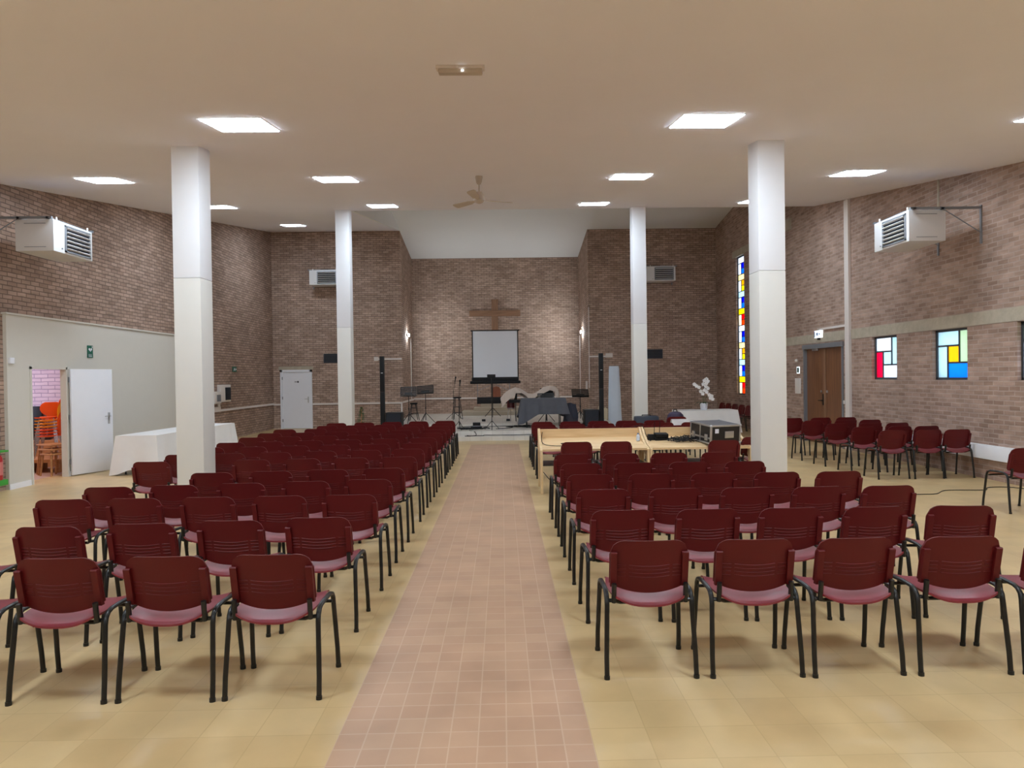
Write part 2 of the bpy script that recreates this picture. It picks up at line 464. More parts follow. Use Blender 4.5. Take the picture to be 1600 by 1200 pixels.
# storeroom behind it
m = MB(); m.b2((-13.0, 15.0, 1.22), (XL-.3, 15.2, 3.0)); m.mi = 1; m.b2((-13.0, 14.99, 0), (XL-.3, 15.2, 1.22))
tag(m.build('wall_storeroom_back', [M['white_brick'], M['storage_wall']], smooth=0), 'white painted brick wall seen through the open door', 'wall', kind='structure')
m = MB(); m.b2((-13.2, 10.5, 0), (-13.0, 15.2, 3.0)); m.b2((-13.0, 10.3, 0), (XL-.3, 10.5, 3.0))
tag(m.build('wall_storeroom_left', M['storage_wall'], smooth=0), 'far wall of the storeroom', 'wall', kind='structure')
m = MB(); m.b2((-13.2, 10.3, 3.0), (XL-.3, 15.2, 3.1))
tag(m.build('ceiling_storeroom', M['plaster'], smooth=0), 'storeroom ceiling', 'ceiling', kind='structure')
m = MB(); m.b2((-13.2, 10.3, -.2), (XL-.3, 15.2, 0.0))
tag(m.build('floor_storeroom', M['store_floor'], smooth=0), 'storeroom floor seen through the open door', 'floor', kind='structure')
ld = bpy.data.lights.new('storeroom_daylight', 'AREA'); ld.shape = 'RECTANGLE'; ld.size = 0.9; ld.size_y = 1.2; ld.energy = 75; ld.color = (0.72, 0.74, 1.0)
lo = bpy.data.objects.new('storeroom_daylight', ld); COL.objects.link(lo); lo.location = (-12.6, 13.4, 1.9)
lo.rotation_euler = Vector((2.4, 1.2, -0.4)).to_track_quat('-Z', 'Y').to_euler()
ld = bpy.data.lights.new('storeroom_warm_fill', 'AREA'); ld.shape = 'SQUARE'; ld.size = 0.4; ld.energy = 34; ld.color = (1.0, 0.66, 0.48)  # added warm fill with no visible fixture, for the storeroom's orange glow
lo = bpy.data.objects.new('storeroom_warm_fill', ld); COL.objects.link(lo); lo.location = (-9.6, 12.2, 2.85); lo.rotation_euler = (0.25, 0.1, 0)

# doors
d = thing('door_2', 'open white storeroom door swung against the left partition', 'door', (XL+PT+.004, 12.58, 0), 0, kind='structure')
m = MB(); m.b2((-.10, -.98, 0), (.012, -.94, 2.03)); m.b2((-.10, -.04, 0), (.012, .0, 2.03)); m.b2((-.10, -.98, 1.99), (.012, 0, 2.04))
m.build('door_frame', M['partition'], d, smooth=0)
lr = -math.radians(20)
lf = MB().b2((0, 0, .02), (.04, .86, 2.0), .003).build('door_leaf', M['white'], d, loc=(.03, .02, 0), rz=lr)
h = MB(); h.b2((.04, .75, .93), (.052, .79, 1.15), .003); h.tube([(.05, .77, 1.08), (.09, .77, 1.08), (.095, .75, 1.08), (.095, .65, 1.08)], .009)
h.build('handle', M['silver'], lf)
for z in (.22, 1.05, 1.75):
    MB().tube([(.0, -.012, z), (.0, -.012, z+.10)], .012).build('hinge', M['grey_metal'], lf)

d = thing('door_3', 'white door with a small black sign in the back brick wall', 'door', (-7.335, YB, 0), 0, kind='structure')
m = MB(); m.b2((-.565, -.03, 0), (-.49, .1, 2.10)); m.b2((.49, -.03, 0), (.565, .1, 2.10)); m.b2((-.565, -.03, 2.02), (.565, .1, 2.10))
m.build('door_frame', M['white'], d, smooth=0)
lf = MB().b2((-.488, .0, .01), (.488, .05, 2.018)).build('door_leaf', M['white'], d, smooth=0)
h = MB(); h.b2((.40, -.012, .92), (.44, 0, 1.14)); h.tube([(.42, 0, 1.06), (.42, -.05, 1.06), (.40, -.055, 1.06), (.30, -.055, 1.06)], .009)
h.build('handle', M['silver'], lf)
s = MB(); s.mi = 0; s.b2((-.06, -.004, 1.655), (.02, 0, 1.685)); s.b2((.035, -.004, 1.64), (.085, 0, 1.70))
s.mi = 1
for i, w in enumerate((.012, .008, .012, .006, .012)): s.b2((-.055+.015*i, -.006, 1.66), (-.055+.015*i+w*.6, -.004, 1.68))
tag(s.build('door_sign', [M['dark'], M['white']], lf, smooth=0), 'small black sign')
for z in (.25, 1.05, 1.75): MB().b2((-.50, -.035, z), (-.47, -.028, z+.1)).build('hinge', M['grey_metal'], d, smooth=0)
m = MB(); m.b2((-7.95, YB-.012, 2.10), (-6.72, YB+.05, 2.22))
tag(m.build('trim_2', M['concrete'], smooth=0), 'grey lintel above the white back door', 'lintel', kind='structure')

d = thing('door_1', 'varnished double wooden door in a grey metal frame, right wall', 'door', (XR, 16.05, 0), 0, kind='structure')
m = MB(); m.b2((-.02, -1.0, 0), (.14, -.93, 2.44)); m.b2((-.02, .93, 0), (.14, 1.0, 2.44)); m.b2((-.035, -1.02, 2.33), (.14, 1.02, 2.44))
m.build('door_frame', M['grey_metal'], d, smooth=0)
for sgn, nm in ((-1, 0), (1, 1)):
    a, b = (-.93, -.06) if sgn < 0 else (-.055, .93)
    lf = MB().b2((.05, a, .01), (.09, b, 2.33)).build('door_leaf', M['door_wood'], d, smooth=0)
    if sgn > 0:
        MB().b2((.035, -.075, .01), (.05, .03, 2.33)).build('cover_strip', M['cross_wood_z'], lf, smooth=0)
        h = MB(); h.b2((.03, .04, .95), (.05, .08, 1.22)); h.tube([(.03, .06, 1.06), (-.02, .06, 1.06), (-.025, .08, 1.06), (-.025, .19, 1.06)], .011)
        h.build('handle', M['dark'], lf)
        l = MB(); l.lathe([(.03, 0), (.03, .012)], (.035, .17, 1.28), 12, 'x'); l.build('lock_plate', M['silver'], lf)
        MB().b2((0.03, .3, 2.28), (.05, .62, 2.33), .004).build('door_closer', M['silver'], d)
    else:
        MB().b2((.04, -.16, 1.25), (.05, -.08, 1.31)).build('lock_plate', M['silver'], lf, smooth=0)
m = MB(); m.b2((XR+.14, 15.0, 0), (XR+.30, 17.1, 2.5))
tag(m.build('trim_3', M['dark'], smooth=0), 'dark backing behind the double door', 'trim', kind='structure')

# concrete band over door and windows, lintel over the tall window
m = MB(); m.b2((XR-.012, 8.6, 2.47), (XR+.02, 18.2, 2.68))
tag(m.build('trim_4', M['concrete'], smooth=0), 'rough concrete band above the right windows and door', 'lintel', kind='structure')
m = MB(); m.b2((XR-.03, 20.75, 5.55), (XR+.05, 22.2, 5.77))
tag(m.build('trim_5', M['concrete'], smooth=0), 'concrete lintel above the tall stained glass window', 'lintel', kind='structure')

def pane_window(num, label, y0, y1, z0, z1, cells, inset=.08, bar=.028):
    """cells: (u0,u1,v0,v1,glass) with u from the far jamb (left as seen) to the near one, v up"""
    w = thing('window_%d' % num, label, 'window', (XR+inset, (y0+y1)/2, z0), 0, kind='structure')
    W, H = y1-y0, z1-z0
    f = MB()
    f.b2((-.02, -W/2, 0), (.03, -W/2+.04, H)); f.b2((-.02, W/2-.04, 0), (.03, W/2, H))
    f.b2((-.02, -W/2, 0), (.03, W/2, .04)); f.b2((-.02, -W/2, H-.04), (.03, W/2, H))
    def yy(u): return W/2-.04 - u*(W-.08)
    def zz(v): return .04 + v*(H-.08)
    for (u0, u1, v0, v1, g) in cells:
        if u1 < 1: f.b2((-.012, yy(u1)-bar/2, zz(v0)), (.02, yy(u1)+bar/2, zz(v1)))
        if v1 < 1: f.b2((-.012, yy(u1), zz(v1)-bar/2), (.02, yy(u0), zz(v1)+bar/2))
    f.build('window_frame', M['lead'], w, smooth=0)
    for (u0, u1, v0, v1, g) in cells:
        p = MB(); p.b2((.004, yy(u1), zz(v0)), (.008, yy(u0), zz(v1)))
        tag(p.build('pane', GL[g], w, smooth=0), g+' glass pane')
    return w
pane_window(1, 'small square window with one red pane, right wall', 13.01, 13.89, 1.58, 2.46,
            [(0, .68, .66, 1, 'white'), (.68, 1, .32, 1, 'pale'), (0, .30, 0, .66, 'rose'), (.30, .68, .32, .66, 'pale'), (.30, 1, 0, .32, 'white')])
pane_window(2, 'small square window with amber and blue panes, right wall', 11.02, 11.92, 1.58, 2.46,
            [(0, .68, .69, 1, 'pale'), (.68, 1, .32, 1, 'green'), (0, .32, 0, .69, 'pale'), (.32, .68, .32, .69, 'orange'), (.32, 1, 0, .32, 'azure')])
pane_window(3, 'small window cut by the right edge of the picture', 9.04, 9.94, 1.58, 2.46,
            [(0, .6, .70, 1, 'green'), (.6, 1, .4, 1, 'white'), (0, .6, 0, .70, 'white'), (.6, 1, 0, .4, 'azure')])
cells = []
n = 16
for k in range(n):
    v1, v0 = 1-k/n, 1-(k+1)/n
    t = k % 8
    if t in (0, 2, 4, 6):
        v0 = v1 - 0.7/n
        cells.append((0, 1, v0, v1, {0: 'white', 2: 'cream', 4: 'pale', 6: 'yellow'}[t]))
    else:
        v1 += 0.3/n; h = v1-v0
        a, b = {1: ('blue', 'sky'), 3: ('tan', 'yellow'), 5: ('blue', 'sky'), 7: ('red', 'scarlet')}[t]
        cells.append((0, .42, v0, v1, 'milk' if t == 7 else 'white'))
        cells.append((.42, 1, v0+h/2, v1, a)); cells.append((.42, 1, v0, v0+h/2, b))
pane_window(4, 'tall narrow stained glass window with blue, yellow and red panes', STG[0], STG[1], STG[2], STG[3], cells, .07, .02)

# stage
m = MB()
SX0, SX1 = -3.8, 3.38
m.b2((SX0-.3, 18.32, 0), (SX1+.2, 18.97, .11)); m.b2((SX0, 18.97, 0), (SX1, 20.8, .22))
m.b2((SX0, 20.8, 0), (SX1, YB, .30)); m.b2((NL, YB, 0), (NR, YN, .30))
tag(m.build('floor_stage', M['stage'], smooth=0), 'low stepped stage of pale tiles in front of the altar niche', 'stage', kind='structure')
m = MB()
m.b2((-1.55, 25.2, .30), (1.05, YN, .44)); m.b2((-1.1, 25.7, .44), (.75, YN, .57)); m.b2((-.85, 26.2, .57), (.5, YN, .69))
tag(m.build('floor_altar_steps', M['step_wood'], smooth=0), 'three pale steps at the back of the altar niche', 'steps', kind='structure')

# columns (square, white above and beige below)
def column(x, y, label, w=.325):
    c = thing('column', label, 'column', (x, y, 0), 0, 'white and beige square columns')
    MB().b2((-w/2, -w/2, 0), (w/2, w/2, 2.97), .012).build('lower_shaft', M['col_beige'], c)
    MB().b2((-w/2, -w/2, 2.97), (w/2, w/2, ceil_z(y)+.02), .012).build('upper_shaft', M['col_white'], c)
column(-3.735, 8.21, 'thick square column nearest the camera on the left')
column(3.26, 8.17, 'thick square column nearest the camera on the right')
column(-3.765, 16.24, 'farther square column on the left, before the stage')
column(3.335, 16.22, 'farther square column on the right, before the stage')

# ------------------------------------------------------------------ ceiling lights
def panel_light(x, y, label):
    t = thing('ceiling_light', label, 'ceiling light', (x, y, ceil_z(y)), 0, 'square led ceiling panels')
    t.rotation_euler = (math.atan(CB), 0, 0)
    s = .297
    f = MB()
    for a in (-1, 1):
        f.b2((a*s, -s-.012, -.005), (a*(s+.012), s+.012, 0)); f.b2((-s, a*s, -.005), (s, a*(s+.012), 0))
    f.build('frame', M['white'], t, smooth=0)
    MB().b2((-s, -s, -.011), (s, s, -.001)).build('diffuser', M['panel_light'], t, smooth=0)
LX = {'outer left': -6.275, 'inner left': -2.645, 'inner right': 2.145, 'outer right': 5.79}
LY = [(-1.2, 'behind the camera'), (2.85, 'above the camera'), (6.84, 'nearest row in view'), (10.85, 'second row in view'), (15.15, 'third row in view')]
for y, yn in LY:
    for xn, x in LX.items():
        panel_light(x, y+(.1 if 'inner' in xn else -.05), 'square white ceiling panel, %s line, %s' % (xn, yn))
panel_light(-6.38, 20.84, 'farthest square ceiling panel, outer left line, above the back left corner')

# emergency light, fan
t = thing('emergency_light', 'slim emergency light on the ceiling near the camera', 'light', (-.28, 5.06, ceil_z(5.06)))
t.rotation_euler = (math.atan(CB), 0, 0)
MB().b2((-.182, -.05, -.022), (.182, .05, 0), .004).build('base', M['trunk'], t)
MB().b2((-.165, -.042, -.055), (.165, .042, -.02), .012).build('lens', M['fan'], t)
MB().b2((.01, -.047, -.042), (.024, -.041, -.034)).build('indicator', M['led'], t)
t = thing('ceiling_fan', 'cream three bladed ceiling fan above the aisle', 'fan', (-.325, 10.73, ceil_z(10.73)))
MB().lathe([(.0, .01), (.055, .01), (.06, -.02), (.045, -.10), (.03, -.13), (0, -.13)], (0, 0, 0), 16).build('canopy_cup', M['fan'], t)
MB().tube([(0, 0, -.12), (0, 0, -.29)], .011).build('down_rod', M['fan'], t)
MB().lathe([(0, -.25), (.05, -.26), (.075, -.30), (.085, -.36), (.085, -.39), (.06, -.42), (.03, -.435), (0, -.435)], (0, 0, 0), 20).build('motor', M['fan'], t)
for k, a in enumerate((math.radians(258), math.radians(18), math.radians(138))):
    b = MB(); rot = Matrix.Rotation(a, 3, 'Z') @ Matrix.Rotation(math.radians(14), 3, 'X')
    pts = [(.07, .018), (.14, .03), (.2, .055), (.5, .068), (.545, .06), (.56, .03)]
    poly = pts + [(x, -y) for x, y in pts[::-1]]
    vs = [rot @ Vector((x, y, z)) + Vector((0, 0, -.385)) for z in (-.004, .004) for x, y in poly]
    n = len(poly)
    b._add(vs, [tuple(range(n))[::-1], tuple(range(n, 2*n))] + [(i, (i+1) % n, (i+1) % n+n, i+n) for i in range(n)])
    b.build('blade', M['fan'], t)

# ------------------------------------------------------------------ heaters
def heater(loc, rz, label, bracket=True, pipe=False):
    """front face with louvers looks along local -Y; body behind it"""
    t = thing('unit_heater', label, 'heater', loc, rz, 'white warm air heaters')
    W, D, H = 1.0, .60, .50
    b = MB(); b.b2((-W/2, 0, 0), (W/2, D, H), .01)
    b.build('housing', M['heater'], t)
    MB().b2((-.20, -.004, .05), (.40, .012, H-.06)).build('louver_recess', M['louver_dark'], t, smooth=0)
    fr = MB(); fr.b2((-.235, -.016, .03), (-.20, .0, H-.035)); fr.b2((.40, -.016, .03), (.435, 0, H-.035)); fr.b2((-.235, -.016, .03), (.435, 0, .055)); fr.b2((-.235, -.016, H-.06), (.435, 0, H-.035))
    fr.build('louver_frame', M['grey_metal'], t, smooth=0)
    for k in range(6):
        z = .085 + k*.066
        MB().box((.10, -.018, z), (.60, .036, .007), rot=Matrix.Rotation(math.radians(-28), 3, 'X')).build('louver', M['heater'], t, smooth=0)
    s = MB(); s.b2((-W/2-.002, .12, .06), (-W/2+.001, .46, .07)); s.b2((-W/2-.002, .12, .43), (-W/2+.001, .46, .44))
    s.b2((W/2-.001, .12, .06), (W/2+.002, .46, .07)); s.b2((W/2-.001, .12, .43), (W/2+.002, .46, .44))
    s.build('seam', M['grey_metal'], t, smooth=0)
    k = MB(); k.lathe([(.011, 0), (.011, .012)], (-.30, -.012, .02+.05), 10, 'y'); k.build('screw_cap', M['grey_metal'], t)
    br = MB()
    gap = .58 if bracket else .08
    for x in (-W/2-.03, W/2+.03):
        br.b2((x-.02, .0, H+.0), (x+.02, D+gap, H+.035)); br.b2((x-.02, D+gap-.04, -.06), (x+.02, D+gap, H+.06))
        br.tube([(x, D*.9, H), (x, D+gap-.03, .12)], .008)
    br.b2((-W/2-.05, .05, H), (W/2+.05, .09, H+.03)); br.b2((-W/2-.05, D-.1, H), (W/2+.05, D-.06, H+.03))
    br.build('wall_bracket', M['grey_metal'], t, smooth=0)
    for x in (-.38, .42):
        MB().tube([(x, .03, H), (x, .03, H+.06)], .014).build('lifting_eye', M['trunk'], t)
    if pipe:
        p = MB(); p.tube([(.3, D-.02, .22), (.3, D+.20, .22), (.3, D+.24, .30), (.3, D+.24, .42), (.3, D+.5, .46)], .055, 12); p.build('flue_pipe', M['fan'], t)
    return t
heater((6.57, 11.2, 3.83), -PI/2, 'large white warm air heater bracketed to the right brick wall', True)
heater((-7.04, 11.2, 3.83), PI/2, 'large white warm air heater beside the left wall above the partition', True, True)
heater((-6.12, 23.32, 5.02), 0, 'white warm air heater high on the back wall, left of the altar niche', False)
heater((5.60, 23.32, 5.02), 0, 'white warm air heater high on the back wall, right of the altar niche', False)

# ------------------------------------------------------------------ fittings on the walls
def boxes(name, mtl, label, cat, *bx, group=None, kind=None, bev=0):
    m = MB()
    for a, b in bx: m.b2(a, b, bev)
    return tag(m.build(name, mtl, smooth=0 if not bev else 35), label, cat, group, kind)
boxes('cable_trunking', M['trunk'], 'white cable trunking along the left wall beyond the column', 'trunking', ((XL+.002, 18.6, .86), (XL+.03, YB-.035, .92)), ((XL+.002, 18.6, .91), (XL+.028, 19.45, 1.0)), ((XL+.002, 19.28, .99), (XL+.028, 19.42, 1.13)))
boxes('cable_trunking', M['trunk'], 'white cable trunking low on the back wall beside the white door', 'trunking', ((-6.76, YB-.03, .84), (NL, YB, .90)))
boxes('cable_trunking', M['trunk'], 'short white trunking between the back left corner and the white door', 'trunking', ((XL, YB-.03, .84), (-7.91, YB, .90)))
boxes('cable_trunking', M['trunk'], 'white cable trunking along the back of the altar niche', 'trunking', ((NL+.032, YN-.03, .88), (NR, YN, .94)))
boxes('cable_trunking', M['trunk'], 'white cable trunking along the left side wall of the niche', 'trunking', ((NL, YB+.05, .86), (NL+.03, YN, .92)))
boxes('cable_trunking', M['trunk'], 'short white vertical trunking at the left front edge of the niche', 'trunking', ((NL-.05, YB-.03, .30), (NL, YB, .84)))
boxes('conduit', M['trunk'], 'white conduit rising on the left side of the altar niche', 'conduit', ((NL, 26.35, .92), (NL+.025, 26.38, 3.30)))
boxes('conduit', M['trunk'], 'white conduit rising on the right side of the altar niche', 'conduit', ((NR-.025, 26.6, .92), (NR, 26.63, 3.35)))
boxes('conduit', M['trunk'], 'white conduit along the right front edge of the niche', 'conduit', ((NR, YB-.025, 1.3), (NR+.025, YB, 4.2)))
boxes('junction_box', M['trunk'], 'small white box on the right side wall of the niche', 'box', ((NR-.05, 24.4, 1.25), (NR, 24.6, 1.55)))
boxes('wall_bar', M['trunk'], 'short white horizontal bar on the brick left of the niche', 'bar', ((-4.40, YB-.03, 2.41), (NL, YB, 2.47)), ((-4.55, YB-.06, 2.38), (-4.40, YB, 2.52)))
boxes('wall_bar', M['trunk'], 'short white horizontal bar on the brick right of the niche', 'bar', ((NR, YB-.03, 2.40), (3.72, YB, 2.46)), ((3.72, YB-.06, 2.39), (3.97, YB, 2.54)))
boxes('cable_trunking', M['trunk'], 'tall white vertical trunking from ceiling to floor, right wall', 'trunking', ((XR-.06, 14.70, 0), (XR-.002, 14.88, ceil_z(14.7)-.005)))
boxes('cable_trunking', M['trunk'], 'short white trunking branching to the exit light above the double door', 'trunking', ((XR-.04, 14.88, 2.76), (XR, 16.22, 2.81)), ((XR-.04, 16.16, 2.68), (XR, 16.22, 2.81)))
boxes('conduit', M['concrete'], 'thin cable running up from the right heater to the ceiling', 'cable', ((XR-.02, 11.70, 4.35), (XR, 11.73, ceil_z(11.7))))
boxes('junction_box', M['concrete'], 'pale junction box high on the right wall beside the column', 'box', ((XR-.06, 17.7, 5.55), (XR, 18.0, 5.86)))
for x0, side in ((-6.35, 'left'), (5.12, 'right')):
    t = thing('vent_grille', 'dark vent grille in the back brick wall, %s side' % side, 'vent', (x0, YB, 2.33), 0, 'dark wall vents')
    MB().b2((0, -.005, 0), (.66, 0.0, .33)).build('backing', M['louver_dark'], t, smooth=0)
    f = MB(); f.b2((0, -.02, 0), (.66, -.005, .02)); f.b2((0, -.02, .31), (.66, -.005, .33)); f.b2((0, -.02, 0), (.02, -.005, .33)); f.b2((.64, -.02, 0), (.66, -.005, .33))
    f.build('frame', M['lead'], t, smooth=0)
    for k in range(5): MB().b2((.02, -.018, .05+k*.052), (.64, -.006, .068+k*.052)).build('slat', M['lead'], t, smooth=0)

def sign(name, label, cat, loc, rz, w, h, base, marks, tk=.012):
    """flat plate facing local -Y; marks: (polygon, material)"""
    t = thing(name, label, cat, loc, rz)
    MB().b2((-w/2, -tk, 0), (w/2, 0, h)).build('plate', base, t, smooth=0)
    m = MB(); mats = []
    for poly, mt in marks:
        if mt not in mats: mats.append(mt)
        m.mi = mats.index(mt); m.prism([(p*w-w/2, q*h) for p, q in poly], 'y', -tk-.002, -tk)
    if marks: m.build('symbol', mats, t, smooth=0)
    return t
heart = [(.5+.34*(16*sin(a)**3)/16, .66+.17*(13*cos(a)-5*cos(2*a)-2*cos(3*a)-cos(4*a))/16) for a in [2*PI*i/20 for i in range(20)]]
bolt = [(.52, .78), (.40, .64), (.50, .64), (.44, .50), (.62, .68), (.52, .68), (.60, .78)]
sign('defibrillator_sign', 'green heart sign on the pale partition right of the open door', 'sign', (XL+PT+.002, 13.29, 2.23), PI/2, .17, .24, M['sign_green'],
     [(heart, M['white']), (bolt, M['sign_green']), ([(.75, .86), (.95, .86), (.95, .90), (.75, .90)], M['white']), ([(.82, .80), (.88, .80), (.88, .96), (.82, .96)], M['white'])] +
     [([(x, .08), (x+.13, .08), (x+.13, .12), (x+.05, .12), (x+.05, .30), (x, .30)], M['white']) for x in (.2, .42, .64)])
man = [(.18, .2), (.3, .2), (.42, .45), (.5, .3), (.6, .2), (.66, .3), (.52, .55), (.62, .6), (.6, .68), (.40, .72), (.26, .6), (.3, .54), (.38, .58)]
arrow = [(.70, .44), (.82, .44), (.82, .3), (.96, .5), (.82, .7), (.82, .56), (.70, .56)]
sign('exit_sign', 'small green and white sign high on the left brick wall', 'sign', (XL+.003, 20.53, 2.01), PI/2, .30, .16, M['sign_green'], [(man, M['white']), (arrow, M['white'])])
t = thing('exit_light', 'white exit light box with blue symbols above the double door', 'sign', (XR-.002, 16.17, 2.58), -PI/2)
MB().b2((-.17, -.06, 0), (.17, 0, .18), .006).build('housing', M['exit_light'], t)
m = MB(); m.prism([(p*.30-.15, q*.16+.01) for p, q in man], 'y', -.063, -.06); m.prism([(p*.30-.15, q*.16+.01) for p, q in arrow], 'y', -.063, -.06)
m.b2((-.165, -.063, .02), (-.135, -.06, .16)); m.build('symbol', M['sign_blue'], t, smooth=0)
MB().b2((-.04, -.05, -.05), (.04, -.01, 0)).build('lamp', M['dark'], t, smooth=0)
sign('wall_sign', 'small pale green sign on brick left of the double door', 'sign', (XR-.002, 17.36, 1.72), -PI/2, .16, .18, M['exit_light'], [([(.15, .15), (.85, .15), (.85, .85), (.15, .85)], M['sign_green']), ([(.4, .25), (.6, .25), (.6, .75), (.4, .75)], M['white'])])
boxes('notice_board', M['trunk'], 'white rectangular notice plate on brick left of the double door', 'plate', ((XR-.03, 17.22, 1.20), (XR, 17.52, 1.60)), bev=.006)
t = thing('bell', 'small round white bell on brick above the green sign', 'bell', (XR, 17.45, 2.06))
MB().lathe([(0, -.05), (.035, -.045), (.045, -.02), (.045, 0), (0, 0)], (0, 0, 0), 14, 'x').build('bell_cover', M['trunk'], t)
boxes('light_switch', M['trunk'], 'small white switch on brick beside the vertical trunking', 'switch', ((XR-.03, 14.96, 1.02), (XR, 15.03, 1.10)), bev=.004)
boxes('thermostat', M['white'], 'small white box on the pale partition left of the doorway', 'box', ((XL+PT, 11.11, 2.07), (XL+PT+.035, 11.21, 2.17)), bev=.006)
t = thing('electric_panel', 'white electric panel with dark glazed door on the left brick wall', 'panel', (XL, 19.64, 1.13))
MB().b2((0, -.36, .0), (.10, .36, .50), .006).build('housing', M['trunk'], t)
MB().b2((.10, -.04, .05), (.112, .34, .42), .004).build('glazed_door', M['louver_dark'], t)
t = thing('wall_box', 'small white box with a grey screen left of the electric panel', 'box', (XL, 19.08, 1.10))
MB().b2((0, -.20, 0), (.12, .19, .34), .006).build('housing', M['trunk'], t)
MB().b2((.12, -.10, .06), (.13, .15, .25)).build('display', M['grey_metal'], t, smooth=0)
boxes('wall_duct', M['white'], 'low white boxed duct along the foot of the right wall', 'duct', ((XR-.10, 8.0, .33), (XR, 13.6, .55)), bev=.006)

# floodlights in the niche
for x, y, z, sg, side in ((NL, 25.4, 3.36, 1, 'left'), (NR, 25.75, 3.42, -1, 'right')):
    t = thing('floodlight', 'lit white floodlight on the %s side wall of the altar niche' % side, 'lamp', (x, y, z), 0, 'niche floodlights')
    MB().b2((0, -.14, -.03), (sg*.06, .14, .06), .008).build('housing', M['white'], t)
    MB().b2((sg*.058, -.13, -.028), (sg*.075, .13, .055)).build('lens', M['flood_light'], t, smooth=0)

# cross
t = thing('cross', 'large brown wooden cross on the brick wall of the niche', 'cross', (-.255, YN-.005, 3.1))
MB().b2((-.13, -.12, 0), (.13, 0, 1.76), .006).build('upright', M['cross_wood_z'], t)
MB().b2((-1.02, -.135, 1.08), (1.02, -.015, 1.31), .006).build('crossbar', M['cross_wood'], t)
t = thing('wooden_plaque', 'small red brown wooden panel on brick behind the screen', 'panel', (-.24, YN-.06, .70))
MB().prism([(-.17, 0), (.17, 0), (.17, .55), (.12, .63), (0, .67), (-.12, .63), (-.17, .55)], 'y', 0, .05).build('board', M['red_wood'], t)
MB().b2((-.2, -.03, -.01), (.2, .05, .03)).build('ledge', M['red_wood'], t, smooth=0)

# fire extinguisher at the left edge
t = thing('fire_extinguisher', 'red fire extinguisher with green plates at the left picture edge', 'fire extinguisher', (XL+.10, 10.74, .12))
MB().b2((-.10, -.14, 0), (.09, .14, .09), .006).build('bottom_plate', M['green'], t)
MB().lathe([(0, .09), (.075, .09), (.08, .11), (.08, .43), (.06, .48), (.025, .50), (0, .5)], (0, .02, 0), 18).build('cylinder', M['red'], t)
MB().lathe([(.0815, .17), (.0815, .38)], (0, .02, 0), 18).build('printed_label', M['pink_pot'], t)
MB().b2((-.02, -.02, .50), (.03, .06, .53)).build('valve', M['dark'], t, smooth=0)
MB().b2((-.10, -.16, .53), (.09, .16, .555)).build('top_plate', M['green'], t, smooth=0)
MB().b2((-.088, -.03, .05), (-.075, .07, .54)).build('back_strip', M['green'], t, smooth=0)

